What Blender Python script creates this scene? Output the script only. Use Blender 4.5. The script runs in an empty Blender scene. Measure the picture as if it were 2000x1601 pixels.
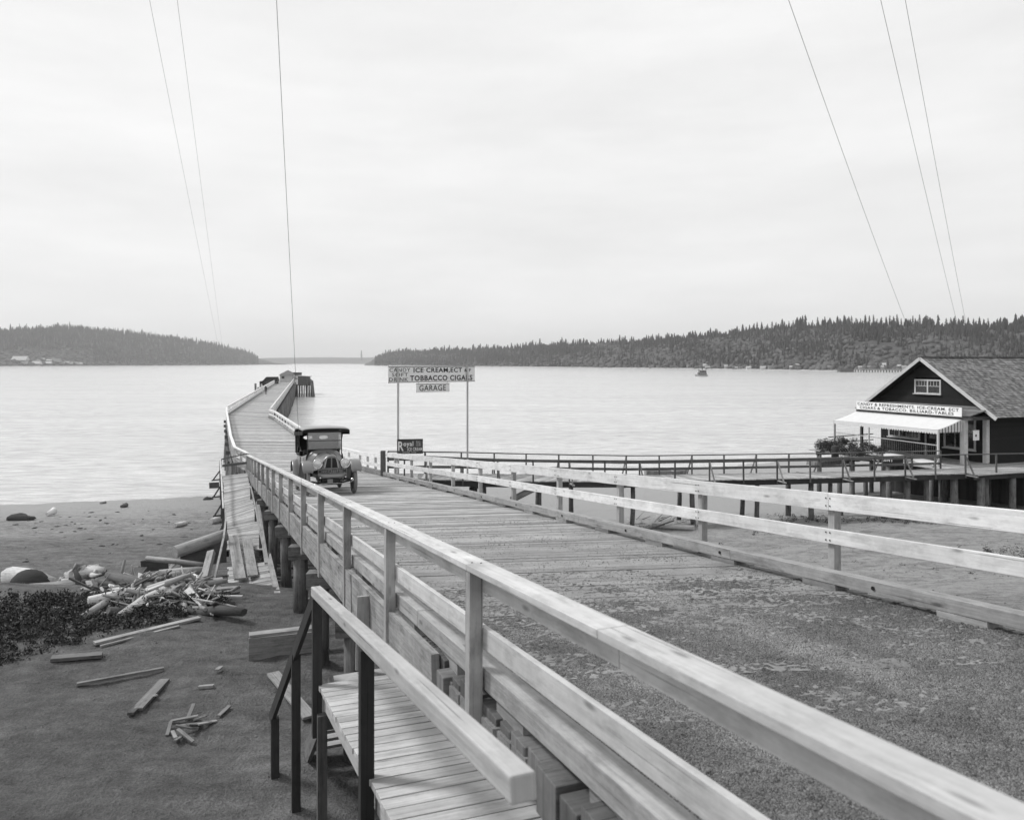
import bpy, bmesh, math, random
import numpy as np
from mathutils import Vector, Matrix
random.seed(7)
R = random.Random(11)
sc = bpy.context.scene
# ------------------------------------------------------------------ camera
HC = 10.4          # camera height above the water (water is z = 0)
F = 1500.0; CX = 1000.0; HY = 708.5
cam_d = bpy.data.cameras.new('camera'); cam = bpy.data.objects.new('camera', cam_d)
sc.collection.objects.link(cam)
cam.location = (0, 0, HC); cam.rotation_euler = (math.radians(90), 0, 0)
cam_d.sensor_fit = 'HORIZONTAL'; cam_d.sensor_width = 36; cam_d.lens = 36 * F / 2000
cam_d.shift_x = 0; cam_d.shift_y = -(800.5 - HY) / 2000
cam_d.clip_start = 0.05; cam_d.clip_end = 40000
cam_d.dof.use_dof = True; cam_d.dof.focus_distance = 17; cam_d.dof.aperture_fstop = 2.4
sc.camera = cam
# ------------------------------------------------------------------ world, sun, exposure
SUN_EL, SUN_AZ = 46, -68      # azimuth measured from +Y towards +X (degrees)
w = bpy.data.worlds.new('World'); sc.world = w; w.use_nodes = True
nt = w.node_tree; nt.nodes.clear()
def nn(t, kind, **kw):
    n = t.nodes.new(kind)
    for k, v in kw.items():
        if k in n.inputs: n.inputs[k].default_value = v
        else: setattr(n, k, v)
    return n
def wnode(kind, **kw): return nn(nt, kind, **kw)
out = wnode('ShaderNodeOutputWorld'); bg = wnode('ShaderNodeBackground'); bg.inputs['Strength'].default_value = 0.1
sky = wnode('ShaderNodeTexSky', sky_type='NISHITA', sun_disc=False, sun_elevation=math.radians(SUN_EL),
            sun_rotation=math.radians(SUN_AZ), air_density=1.0, dust_density=2.5, ozone_density=1.0)
bw = wnode('ShaderNodeRGBToBW'); nt.links.new(sky.outputs[0], bw.inputs[0])
tc = wnode('ShaderNodeTexCoord'); mp = wnode('ShaderNodeMapping'); mp.inputs['Scale'].default_value = (1.3, 1.3, 6.0)
mp.inputs['Rotation'].default_value = (0.08, -0.16, 0.3)
nt.links.new(tc.outputs['Generated'], mp.inputs[0])
nz = wnode('ShaderNodeTexNoise'); nz.inputs['Scale'].default_value = 1.7; nz.inputs['Detail'].default_value = 7; nz.inputs['Roughness'].default_value = .58
nt.links.new(mp.outputs[0], nz.inputs['Vector'])
mr = wnode('ShaderNodeMapRange'); mr.inputs[1].default_value = .33; mr.inputs[2].default_value = .67
mr.inputs[3].default_value = 7.9; mr.inputs[4].default_value = 9.2
nt.links.new(nz.outputs[0], mr.inputs[0])
mix = wnode('ShaderNodeMix', data_type='FLOAT'); mix.inputs[0].default_value = .85
nt.links.new(bw.outputs[0], mix.inputs[2]); nt.links.new(mr.outputs[0], mix.inputs[3])
nt.links.new(mix.outputs[0], bg.inputs['Color']); nt.links.new(bg.outputs[0], out.inputs[0])
sl = bpy.data.lights.new('sun', 'SUN'); sl.energy = 2.3; sl.angle = math.radians(11); sl.color = (1, 1, 1)
so = bpy.data.objects.new('sun', sl); sc.collection.objects.link(so)
az, el = math.radians(SUN_AZ), math.radians(SUN_EL)
sd = Vector((math.sin(az) * math.cos(el), math.cos(az) * math.cos(el), math.sin(el)))
so.rotation_euler = sd.to_track_quat('Z', 'Y').to_euler(); so.location = (-30, 10, 60)
sc.view_settings.view_transform = 'Standard'; sc.view_settings.look = 'None'
sc.view_settings.exposure = 0.22; sc.view_settings.gamma = 1.0; sc.view_settings.use_curve_mapping = False

# ------------------------------------------------------------------ helpers
C = sc.collection
V = Vector
def P(px, py, Y): return V(((px - CX) / F * Y, Y, HC - (py - HY) / F * Y))
def XZ(px, Y, z): return V(((px - CX) / F * Y, Y, z))
def interp(x, pts):
    if x <= pts[0][0]: return pts[0][1]
    for (a, b), (c, d) in zip(pts, pts[1:]):
        if x <= c: return b + (d - b) * (x - a) / (c - a)
    return pts[-1][1]
def tag(o, label=None, cat=None, group=None, kind=None):
    if label: o['label'] = label
    if cat: o['category'] = cat
    if group: o['group'] = group
    if kind: o['kind'] = kind
    return o
def empty(name, loc, label=None, cat=None, group=None):
    o = bpy.data.objects.new(name, None); C.objects.link(o); o.location = loc; o.empty_display_size = .3
    return tag(o, label, cat, group)
class MB:
    def __init__(s): s.v = []; s.f = []; s.u = []; s.sm = []
    def seed(s): return R.randint(0, 400) * 50.0, R.random() * 30
    def hexa(s, c, uvl=None):
        """c: 8 corners: bottom 4 (ccw), top 4. uvs: x along c0->c1"""
        b = len(s.v); s.v += [tuple(p) for p in c]
        sv, su = s.seed()
        L = (V(c[1]) - V(c[0])).length; W = (V(c[3]) - V(c[0])).length; H = (V(c[4]) - V(c[0])).length
        for idx, (a, d) in (((3, 2, 1, 0), (L, W)), ((4, 5, 6, 7), (L, W)), ((0, 1, 5, 4), (L, H)), ((2, 3, 7, 6), (L, H))):
            s.f.append(tuple(b + i for i in idx)); o = R.random() * 3
            s.u += [(su, sv + o), (su + a, sv + o), (su + a, sv + o + d), (su, sv + o + d)]; s.sm.append(False)
        for idx in ((1, 2, 6, 5), (3, 0, 4, 7)):
            s.f.append(tuple(b + i for i in idx))
            s.u += [(su, sv), (su, sv + W), (su + .02, sv + W), (su + .02, sv)]; s.sm.append(False)
    def beam(s, p, q, w, h, up=(0, 0, 1), w2=None, h2=None):
        p = V(p); q = V(q); d = (q - p).normalized(); up = V(up)
        side = d.cross(up)
        if side.length < 1e-4: side = d.cross(V((0, 1, 0)))
        side.normalize(); u = side.cross(d).normalized()
        w2 = w if w2 is None else w2; h2 = h if h2 is None else h2
        a = [p - side * w / 2 - u * h / 2, q - side * w2 / 2 - u * h2 / 2, q + side * w2 / 2 - u * h2 / 2, p + side * w / 2 - u * h / 2]
        t = [p - side * w / 2 + u * h / 2, q - side * w2 / 2 + u * h2 / 2, q + side * w2 / 2 + u * h2 / 2, p + side * w / 2 + u * h / 2]
        # order so that normals face outwards
        a = [a[0], a[1], a[2], a[3]]; t = [t[0], t[1], t[2], t[3]]
        s.hexa([a[3], a[2], a[1], a[0], t[3], t[2], t[1], t[0]])
    def box(s, lo, hi): 
        x0, y0, z0 = lo; x1, y1, z1 = hi
        s.hexa([(x0, y0, z0), (x1, y0, z0), (x1, y1, z0), (x0, y1, z0), (x0, y0, z1), (x1, y0, z1), (x1, y1, z1), (x0, y1, z1)])
    def tube(s, pts, rs, n=8, cap=True, rough=0.0, smooth=True):
        pts = [V(p) for p in pts]
        if not isinstance(rs, (list, tuple)): rs = [rs] * len(pts)
        b = len(s.v); sv, su = s.seed(); prev = None; acc = 0; us = []
        lob = [R.uniform(1 - rough, 1 + rough) for _ in range(n)]
        for i, p in enumerate(pts):
            d = (pts[min(i + 1, len(pts) - 1)] - pts[max(i - 1, 0)]).normalized()
            if prev is None:
                a = d.cross(V((0, 0, 1)));
                if a.length < .05: a = d.cross(V((0, 1, 0)))
                a.normalize()
            else:
                a = (prev - d * prev.dot(d)).normalized()
            prev = a; c = d.cross(a)
            if i: acc += (p - pts[i - 1]).length
            us.append(acc)
            for k in range(n):
                t = 2 * math.pi * k / n
                r = rs[i] * lob[k] * R.uniform(1 - rough * .4, 1 + rough * .4)
                s.v.append(tuple(p + (a * math.cos(t) + c * math.sin(t)) * r))
        cir = 2 * math.pi * max(rs) / n
        for i in range(len(pts) - 1):
            for k in range(n):
                k2 = (k + 1) % n
                s.f.append((b + i * n + k, b + i * n + k2, b + (i + 1) * n + k2, b + (i + 1) * n + k)); s.sm.append(smooth)
                s.u += [(su + us[i], sv + k * cir), (su + us[i], sv + (k + 1) * cir), (su + us[i + 1], sv + (k + 1) * cir), (su + us[i + 1], sv + k * cir)]
        if cap:
            for base, rev in ((b, True), (b + (len(pts) - 1) * n, False)):
                f = [base + k for k in range(n)]
                if rev: f.reverse()
                s.f.append(tuple(f)); s.sm.append(False)
                s.u += [(su + .1 * math.cos(k), sv + .1 * math.sin(k)) for k in range(n)]
    def poly(s, pts, smooth=False):
        b = len(s.v); s.v += [tuple(p) for p in pts]; s.f.append(tuple(range(b, b + len(pts)))); s.sm.append(smooth)
        sv, su = s.seed(); p0 = V(pts[0]); e = (V(pts[1]) - p0).normalized()
        nrm = e.cross(V(pts[2]) - p0).normalized(); g = nrm.cross(e)
        s.u += [(su + (V(p) - p0).dot(e), sv + (V(p) - p0).dot(g)) for p in pts]
    def grid(s, rows, smooth=True, closed=False):
        """rows: list of lists of points"""
        b = len(s.v); n = len(rows[0]); sv, su = s.seed()
        for r in rows: s.v += [tuple(p) for p in r]
        m = n if closed else n - 1
        for i in range(len(rows) - 1):
            for k in range(m):
                k2 = (k + 1) % n
                s.f.append((b + i * n + k, b + i * n + k2, b + (i + 1) * n + k2, b + (i + 1) * n + k)); s.sm.append(smooth)
                s.u += [(su + k * .1, sv + i * .1), (su + k * .1 + .1, sv + i * .1), (su + k * .1 + .1, sv + i * .1 + .1), (su + k * .1, sv + i * .1 + .1)]
    def extrude(s, poly2, fn, t0, t1):
        """poly2: list of 2D points, fn(a,b,t)->3D"""
        A = [fn(a, b, t0) for a, b in poly2]; B = [fn(a, b, t1) for a, b in poly2]
        s.poly(A[::-1]); s.poly(B)
        for i in range(len(A)):
            j = (i + 1) % len(A); s.poly([A[i], A[j], B[j], B[i]])
    def ball(s, c, r, nu=10, nv=6, sx=1, sy=1, sz=1, jit=0):
        rows = []
        for i in range(nv + 1):
            t = math.pi * i / nv
            rows.append([V(c) + V((r * sx * math.sin(t) * math.cos(2 * math.pi * k / nu), r * sy * math.sin(t) * math.sin(2 * math.pi * k / nu), r * sz * math.cos(t))) * (1 + R.uniform(-jit, jit)) for k in range(nu)])
        s.grid([r_[::-1] for r_ in rows], True, True)
    def build(s, name, mat, parent=None, loc=None, bevel=0, M=None):
        me = bpy.data.meshes.new(name)
        off = V(parent.location) if (parent and loc is None and M is None) else (V(loc) if loc is not None else V((0, 0, 0)))
        if parent is not None and parent.get('_abs') is not None: off = V(parent['_abs'])
        elif parent is not None and parent.parent is not None and parent.get('_abs') is None: off = V((0, 0, 0))
        if M is not None: vs = [tuple(V(p)) for p in s.v]
        else: vs = [tuple(V(p) - off) for p in s.v]
        me.from_pydata(vs, [], s.f); me.update()
        uv = me.uv_layers.new(name='UVMap'); arr = np.array(s.u, dtype=np.float32).ravel()
        uv.data.foreach_set('uv', arr)
        me.polygons.foreach_set('use_smooth', s.sm)
        me.materials.append(mat)
        o = bpy.data.objects.new(name, me); C.objects.link(o)
        if parent is not None: o.parent = parent
        if parent is None and M is None: o.location = off
        if parent is not None and M is None and loc is None: o['_abs'] = tuple(off)
        if bevel:
            b = o.modifiers.new('b', 'BEVEL'); b.width = bevel; b.segments = 2; b.limit_method = 'ANGLE'
        return o
# parts of parts: absolute offsets are kept in '_abs' while building and removed at the end
def sub(parent): return parent

# ------------------------------------------------------------------ materials (all grey: a black-and-white picture)
MATS = {}
def base_mat(name, rough=.8):
    m = bpy.data.materials.new(name); m.use_nodes = True; t = m.node_tree
    b = t.nodes['Principled BSDF']; b.inputs['Roughness'].default_value = rough
    b.inputs['Specular IOR Level'].default_value = .3
    return m, t, b
def g3(c): return (c, c, c, 1)
def math_n(t, op, a, b=None, c=None):
    n = t.nodes.new('ShaderNodeMath'); n.operation = op
    for i, x in enumerate((a, b, c)):
        if x is None: continue
        if hasattr(x, 'is_linked') or hasattr(x, 'links'): t.links.new(x, n.inputs[i])
        else: n.inputs[i].default_value = x
    return n.outputs[0]
def noise(t, vec, scale, detail=5, rough=.55):
    n = t.nodes.new('ShaderNodeTexNoise'); n.inputs['Scale'].default_value = scale; n.inputs['Detail'].default_value = detail
    n.inputs['Roughness'].default_value = rough
    if vec is not None: t.links.new(vec, n.inputs['Vector'])
    return n.outputs[0]
def vscale(t, vec, s):
    n = t.nodes.new('ShaderNodeVectorMath'); n.operation = 'MULTIPLY'; t.links.new(vec, n.inputs[0]); n.inputs[1].default_value = s
    return n.outputs[0]
def wood(name, base, grain=.5, tone=.25, weather=.5, rough=.85, bump=.25, extra=None):
    m, t, b = base_mat(name, rough)
    uv = t.nodes.new('ShaderNodeUVMap'); uv.uv_map = 'UVMap'
    sep = t.nodes.new('ShaderNodeSeparateXYZ'); t.links.new(uv.outputs[0], sep.inputs[0])
    g = noise(t, vscale(t, uv.outputs[0], (.9, 26, 1)), 1.0, 6, .62)
    g2 = noise(t, vscale(t, uv.outputs[0], (3, 95, 1)), 1.0, 3, .5)
    k = math_n(t, 'FLOOR', math_n(t, 'DIVIDE', sep.outputs[1], 50.0))
    wn = t.nodes.new('ShaderNodeTexWhiteNoise'); wn.noise_dimensions = '1D'; t.links.new(k, wn.inputs['W'])
    geo = t.nodes.new('ShaderNodeNewGeometry')
    we = noise(t, geo.outputs['Position'], 1.7, 6, .65)
    we2 = noise(t, geo.outputs['Position'], 14, 4, .7)
    x = math_n(t, 'MULTIPLY_ADD', g, grain * 2, 1 - grain)
    x = math_n(t, 'MULTIPLY', x, math_n(t, 'MULTIPLY_ADD', g2, grain * .8, 1 - grain * .4))
    x = math_n(t, 'MULTIPLY', x, math_n(t, 'MULTIPLY_ADD', wn.outputs[0], tone * 2, 1 - tone))
    x = math_n(t, 'MULTIPLY', x, math_n(t, 'MULTIPLY_ADD', we, weather * 2, 1 - weather))
    x = math_n(t, 'MULTIPLY', x, math_n(t, 'MULTIPLY_ADD', we2, weather * .7, 1 - weather * .35))
    x = math_n(t, 'MULTIPLY', x, base)
    vk = t.nodes.new('ShaderNodeTexVoronoi'); vk.inputs['Scale'].default_value = 1.0; t.links.new(vscale(t, uv.outputs[0], (1.5, 5.5, 1)), vk.inputs['Vector'])
    kn = t.nodes.new('ShaderNodeMapRange'); t.links.new(vk.outputs['Distance'], kn.inputs[0]); kn.inputs[1].default_value = .05; kn.inputs[2].default_value = .13; kn.inputs[3].default_value = .5; kn.inputs[4].default_value = 1.0
    cr_ = t.nodes.new('ShaderNodeMapRange'); t.links.new(noise(t, vscale(t, uv.outputs[0], (.55, 48, 1)), 1.0, 3, .5), cr_.inputs[0]); cr_.inputs[1].default_value = .30; cr_.inputs[2].default_value = .36; cr_.inputs[3].default_value = .42; cr_.inputs[4].default_value = 1.0
    st_ = t.nodes.new('ShaderNodeMapRange'); t.links.new(noise(t, vscale(t, uv.outputs[0], (2.2, 7, 1)), 1.0, 5, .7), st_.inputs[0]); st_.inputs[1].default_value = .36; st_.inputs[2].default_value = .5; st_.inputs[3].default_value = 1 - weather * .6; st_.inputs[4].default_value = 1.0
    for q_ in (kn, cr_, st_): x = math_n(t, 'MULTIPLY', x, q_.outputs[0])
    x = math_n(t, 'MULTIPLY', x, 1.12)
    if extra: x = extra(t, x, geo)
    x = math_n(t, 'MINIMUM', math_n(t, 'MAXIMUM', x, .012), .8)
    cmb = t.nodes.new('ShaderNodeCombineColor')
    for i in range(3): t.links.new(x, cmb.inputs[i])
    t.links.new(cmb.outputs[0], b.inputs['Base Color'])
    bp = t.nodes.new('ShaderNodeBump'); bp.inputs['Strength'].default_value = bump; bp.inputs['Distance'].default_value = .02
    t.links.new(g, bp.inputs['Height']); t.links.new(bp.outputs[0], b.inputs['Normal'])
    return m
def plain(name, base, rough=.7, var=.2, scale=6, bump=.1, metal=0, spec=.3, bdist=.02):
    m, t, b = base_mat(name, rough)
    geo = t.nodes.new('ShaderNodeTexCoord')
    n1 = noise(t, geo.outputs['Object'], scale, 6, .6)
    x = math_n(t, 'MULTIPLY', math_n(t, 'MULTIPLY_ADD', n1, var * 2, 1 - var), base)
    cmb = t.nodes.new('ShaderNodeCombineColor')
    for i in range(3): t.links.new(x, cmb.inputs[i])
    t.links.new(cmb.outputs[0], b.inputs['Base Color']); b.inputs['Metallic'].default_value = metal
    b.inputs['Specular IOR Level'].default_value = spec
    if bump:
        bp = t.nodes.new('ShaderNodeBump'); bp.inputs['Strength'].default_value = bump; bp.inputs['Distance'].default_value = bdist
        t.links.new(n1, bp.inputs['Height']); t.links.new(bp.outputs[0], b.inputs['Normal'])
    return m
def dirt(t, x, geo):          # gravel and dust trodden over the boards near the shore
    sep = t.nodes.new('ShaderNodeSeparateXYZ'); t.links.new(geo.outputs['Position'], sep.inputs[0])
    n = noise(t, geo.outputs['Position'], 1.1, 6, .65)
    edge = math_n(t, 'MULTIPLY_ADD', n, 12.0, 6.0)
    mr_ = t.nodes.new('ShaderNodeMapRange'); t.links.new(math_n(t, 'SUBTRACT', sep.outputs[1], edge), mr_.inputs[0])
    mr_.inputs[1].default_value = -5; mr_.inputs[2].default_value = 10; mr_.inputs[3].default_value = .97; mr_.inputs[4].default_value = 0.12
    gr = noise(t, geo.outputs['Position'], 60, 4, .75); gr2 = noise(t, geo.outputs['Position'], 2.2, 5, .6)
    gcol = math_n(t, 'MULTIPLY', math_n(t, 'MULTIPLY_ADD', gr, 2.2, -.1), math_n(t, 'MULTIPLY_ADD', gr2, .32, .04))
    mx = t.nodes.new('ShaderNodeMix'); mx.data_type = 'FLOAT'
    t.links.new(mr_.outputs[0], mx.inputs[0]); t.links.new(x, mx.inputs[2]); t.links.new(gcol, mx.inputs[3])
    return mx.outputs[0]
W_RAIL = wood('rail_paint', .47, .3, .12, .38, .7, .12)
W_RAILR = wood('rail_fresh_paint', .60, .25, .1, .35, .7, .12)
W_POST = wood('post_wood', .33, .4, .15, .45)
W_KERB = wood('kerb_wood', .29, .5, .15, .5)
W_DECK = wood('deck_wood', .33, .6, .35, .5, extra=dirt)
W_PIER = wood('pier_deck_wood', .32, .5, .32, .45)
W_WALK = wood('walkway_rail_wood', .10, .4, .3, .4)
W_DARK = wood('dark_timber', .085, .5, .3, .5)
W_PILE = wood('pile_wood', .13, .8, .3, .7, bump=.9)
W_FASC = wood('fascia_wood', .22, .7, .3, .7)
W_TEND = wood('timber_ends', .12, .6, .35, .6)
W_GREY = wood('weathered_wood', .21, .6, .35, .55)
W_LAND = wood('landing_wood', .40, .5, .18, .4)
W_LANDRAIL = wood('landing_rail_wood', .36, .35, .1, .25)
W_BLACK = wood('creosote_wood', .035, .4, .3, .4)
W_DRIFT = wood('driftwood', .42, .5, .45, .4, bump=.6)
W_WHITE = wood('white_board', .72, .08, .05, .15)
W_SHED = wood('shed_wall', .42, .3, .15, .25)
M_BLACK = plain('black_paint', .012, .6, .2)
M_LETTER = plain('letter_paint', .03, .7, .2)
M_WLETTER = plain('white_letter_paint', .75, .7, .1)
M_SIGN = wood('sign_board', .78, .12, .05, .2)
M_SIGNW = wood('white_sign_board', .80, .06, .05, .12)
M_SIGND = wood('dark_sign_board', .07, .2, .1, .3)
M_HOUSE = wood('dark_siding', .013, .3, .15, .3)
M_TRIM = wood('trim_paint', .46, .1, .1, .25)
M_GLASS = plain('window_glass', .02, .08, .2, 3, 0, 0, .6)
M_CANVAS = plain('awning_canvas', .62, .9, .12, 4, .15)
M_WIRE = plain('wire_metal', .12, .6, .2)
M_IRON = plain('fence_wire', .35, .5, .2, metal=.3)
M_ROCK = plain('rock', .06, .9, .5, 5, .5)
M_STONE = plain('pebble', .20, .85, .5, 3, .3)
M_LEAF = plain('bramble_leaf', .035, .6, .5, 9, .2)
M_LEAF2 = plain('bush_leaf', .03, .6, .5, 9, .2)
# ------------------------------------------------------------------ terrain
def shore(x): return interp(x, [(-120, 50), (-36, 56.5), (-23, 60), (0, 66), (20, 76), (40, 88), (120, 120)])
PROF = [(-60, 15), (-14, 9.6), (-6, 8.5), (-3, 8.0), (2, 6.4), (6, 5.15), (17, 5.0), (22.6, 3.5), (30, 2.5), (40, 1.4), (58.5, 0.0), (80, -1.3), (150, -6)]
def lx(Y): return 1.9 - .389 * Y       # left and right edges of the ramp
def rx(Y): return 7.0 - .3647 * Y
def h1(x, y, f, s=0): return math.sin(x * f + s) * math.cos(y * f * 1.3 + s * 2.1) + .5 * math.sin(x * f * 2.3 + y * f * 1.9 + s)
def ground(x, y):
    t = y if y < 17 else 17 + (y - 17) * (58.5 - 17) / (shore(x) - 17)
    z = interp(t, PROF)
    e = x - lx(y) - .35
    if y < 14 and e > 0:
        zz = 7.35 - .24 * max(0, y - 3)
        z = max(z, z + (zz - z) * min(1, e / .8))
    if x < -3 and 17 < y < 26: z += .35 * math.exp(-((y - 19.5) / 2) ** 2) * min(1, (-3 - x) / 4)
    a = .05 if y < 45 else .02
    return z + a * h1(x, y, 1.1) + a * .5 * h1(x, y, 3.7, 2) + (.018 * h1(x, y, 6.3, 4) if y < 30 else 0)
xs = np.concatenate([np.linspace(-260, -45, 30), np.linspace(-44, 44, 260), np.linspace(46, 260, 30)])
ys = np.concatenate([np.linspace(-60, -8, 16), np.linspace(-7, 45, 190), np.linspace(46, 100, 90), np.linspace(103, 160, 12)])
vs = [(float(x), float(y), ground(float(x), float(y))) for y in ys for x in xs]
nx = len(xs)
fs = [(j * nx + i, j * nx + i + 1, (j + 1) * nx + i + 1, (j + 1) * nx + i) for j in range(len(ys) - 1) for i in range(nx - 1)]
me = bpy.data.meshes.new('beach'); me.from_pydata(vs, [], fs); me.update()
for p in me.polygons: p.use_smooth = True
m, t, b = base_mat('sand', .95)
geo = t.nodes.new('ShaderNodeNewGeometry'); pos = geo.outputs['Position']
sep = t.nodes.new('ShaderNodeSeparateXYZ'); t.links.new(pos, sep.inputs[0])
n1 = noise(t, pos, .35, 6, .6); n2 = noise(t, pos, 3.0, 6, .7); n3 = noise(t, vscale(t, pos, (.5, 2.2, 1)), 1.2, 6, .65); n4 = noise(t, pos, 30, 4, .75)
x = math_n(t, 'MULTIPLY_ADD', n1, .5, .75)
x = math_n(t, 'MULTIPLY', x, math_n(t, 'MULTIPLY_ADD', n2, 1.5, .25))
x = math_n(t, 'MULTIPLY', x, math_n(t, 'MULTIPLY_ADD', n3, 1.7, .15))
x = math_n(t, 'MULTIPLY', x, math_n(t, 'MULTIPLY_ADD', n4, 2.0, .0))
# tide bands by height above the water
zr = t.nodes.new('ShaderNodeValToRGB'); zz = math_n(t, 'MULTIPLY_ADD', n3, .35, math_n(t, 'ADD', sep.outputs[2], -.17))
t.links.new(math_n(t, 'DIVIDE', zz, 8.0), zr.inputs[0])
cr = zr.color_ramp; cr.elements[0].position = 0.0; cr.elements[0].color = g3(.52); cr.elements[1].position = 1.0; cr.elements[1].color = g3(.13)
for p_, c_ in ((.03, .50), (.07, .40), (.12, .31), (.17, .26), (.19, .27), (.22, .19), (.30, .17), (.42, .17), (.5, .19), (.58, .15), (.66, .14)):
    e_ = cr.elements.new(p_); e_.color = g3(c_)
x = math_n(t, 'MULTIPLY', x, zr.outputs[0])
sd_m = t.nodes.new('ShaderNodeMapRange'); t.links.new(math_n(t, 'MULTIPLY_ADD', n1, 4.0, sep.outputs[0]), sd_m.inputs[0])      # dry pale sand on the right, darker ground on the left
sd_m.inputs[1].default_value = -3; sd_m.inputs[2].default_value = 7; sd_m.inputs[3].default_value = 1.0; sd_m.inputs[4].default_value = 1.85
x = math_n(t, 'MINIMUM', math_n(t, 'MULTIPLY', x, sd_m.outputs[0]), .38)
cmb = t.nodes.new('ShaderNodeCombineColor')
for i in range(3): t.links.new(x, cmb.inputs[i])
t.links.new(cmb.outputs[0], b.inputs['Base Color'])
bp = t.nodes.new('ShaderNodeBump'); bp.inputs['Strength'].default_value = 1.0; bp.inputs['Distance'].default_value = .2
t.links.new(math_n(t, 'ADD', n2, math_n(t, 'ADD', math_n(t, 'MULTIPLY', n3, .6), math_n(t, 'MULTIPLY', n4, .35))), bp.inputs['Height']); t.links.new(bp.outputs[0], b.inputs['Normal'])
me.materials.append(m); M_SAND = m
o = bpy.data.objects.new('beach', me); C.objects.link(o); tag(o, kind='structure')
# water
bm = MB(); bm.poly([(-9000, 30, 0), (9000, 30, 0), (9000, 14000, 0), (-9000, 14000, 0)])
m, t, b = base_mat('water', .15)
b.inputs['Base Color'].default_value = g3(.5); b.inputs['IOR'].default_value = 1.33; b.inputs['Specular IOR Level'].default_value = .6
geo = t.nodes.new('ShaderNodeNewGeometry'); pos = geo.outputs['Position']
a1 = noise(t, vscale(t, pos, (.3, 1.1, 1)), 1.0, 6, .65); a2 = noise(t, vscale(t, pos, (.12, .3, 1)), .35, 5, .6)
a3 = noise(t, vscale(t, pos, (1.2, 3.0, 1)), 1.0, 3, .5)
hgt = math_n(t, 'ADD', math_n(t, 'MULTIPLY', a1, .5), math_n(t, 'ADD', math_n(t, 'MULTIPLY', a2, 1.5), math_n(t, 'MULTIPLY', a3, .15)))
bp = t.nodes.new('ShaderNodeBump'); bp.inputs['Strength'].default_value = 1.0; bp.inputs['Distance'].default_value = .45
t.links.new(hgt, bp.inputs['Height']); t.links.new(bp.outputs[0], b.inputs['Normal'])
pt = noise(t, vscale(t, pos, (.01, .05, 1)), 1.0, 6, .6)
xx = math_n(t, 'MULTIPLY', math_n(t, 'MULTIPLY_ADD', pt, .5, .76), math_n(t, 'MULTIPLY_ADD', a1, .95, .12))
cmb = t.nodes.new('ShaderNodeCombineColor')
for i in range(3): t.links.new(xx, cmb.inputs[i])
t.links.new(cmb.outputs[0], b.inputs['Base Color'])
tag(bm.build('water', m), kind='structure')

# ------------------------------------------------------------------ hills, forest, haze
M_HILL = plain('hill_brush', .07, .95, .9, .015, .0)
M_FIR = plain('fir_needles', .040, .9, .8, .012, 0)
M_SHRUB = plain('hill_shrubs', .095, .9, .9, .016, 0)
M_FARHILL = plain('far_hill_woods', .05, .95, .4, .004, 0)
LEFT = [(-80, 652, 2400), (30, 649, 2516), (130, 643, 2700), (250, 653, 2950), (330, 662, 3150), (400, 673, 3400), (450, 683, 3700), (490, 693, 4000), (500, 699, 4100), (520, 704, 4250), (535, 708.3, 4400), (552, 710.5, 4550), (570, 712, 4700)]
RIGHT = [(712, 711.5, 3150), (722, 707, 3050), (735, 698, 2950), (760, 692, 2800), (850, 688, 2400), (960, 685, 2050), (1040, 682, 1850), (1100, 677, 1700), (1200, 674, 1486), (1300, 666, 1350), (1400, 660, 1200), (1500, 650, 1080), (1600, 644, 980), (1700, 642, 910), (1850, 646, 840), (1960, 648, 790), (2120, 652, 730)]
def hill(name, prof, rows=14, depth=.16, mat=M_HILL):
    pxs = np.linspace(prof[0][0], prof[-1][0], 140)
    grid = []
    for px in pxs:
        top = interp(px, [(a, b_) for a, b_, c in prof]); D = interp(px, [(a, c) for a, b_, c in prof]); col = []
        for k in range(rows + 3):
            u = k / rows
            Y = D * (1 + depth * u)
            Yr = D * (1 + depth); zt = HC - (top - HY) / F * Yr
            if u <= 1: z = max(0, zt) * (math.sin(u * math.pi / 2) ** 1.15) + (1.5 * h1(px * .2, k, 1.0) if 0 < u < 1 else 0) - (1 if u == 0 else 0)
            else: z = zt * (1 - (u - 1) * 3)
            col.append(V(((px - CX) / F * Y, Y, z)))
        grid.append(col)
    bm_ = MB(); bm_.grid(grid, True)
    tag(bm_.build(name, mat), kind='structure')
    return pxs, grid
lp, lg = hill('hill', LEFT); rp, rg = hill('hill', RIGHT, 18, .22)
FAR = [(400, 705, 8000), (520, 699, 8000), (560, 698.5, 8000), (640, 697.5, 8100), (700, 698.5, 8000), (760, 697, 8000), (900, 700, 8000)]
hill('hill', FAR, 8, .05, M_FARHILL)
def template_cone(layers, n, rng):
    v, f = [], []
    for L in range(layers):
        z0 = .12 + .88 * L / layers; r = .17 * (1 - L / layers) ** .8 + .02; z1 = min(1.0, z0 + 1.7 / layers)
        b0 = len(v); v.append((0, 0, z1))
        for k in range(n):
            a = 2 * math.pi * (k + rng.random() * .6) / n; rr = r * (1.15 if k % 2 else .6) * rng.uniform(.75, 1.2)
            v.append((rr * math.cos(a), rr * math.sin(a), z0 - (.03 if k % 2 else -.01)))
        for k in range(n): f.append((b0, b0 + 1 + k, b0 + 1 + (k + 1) % n))
    return np.array(v), np.array(f)
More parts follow.
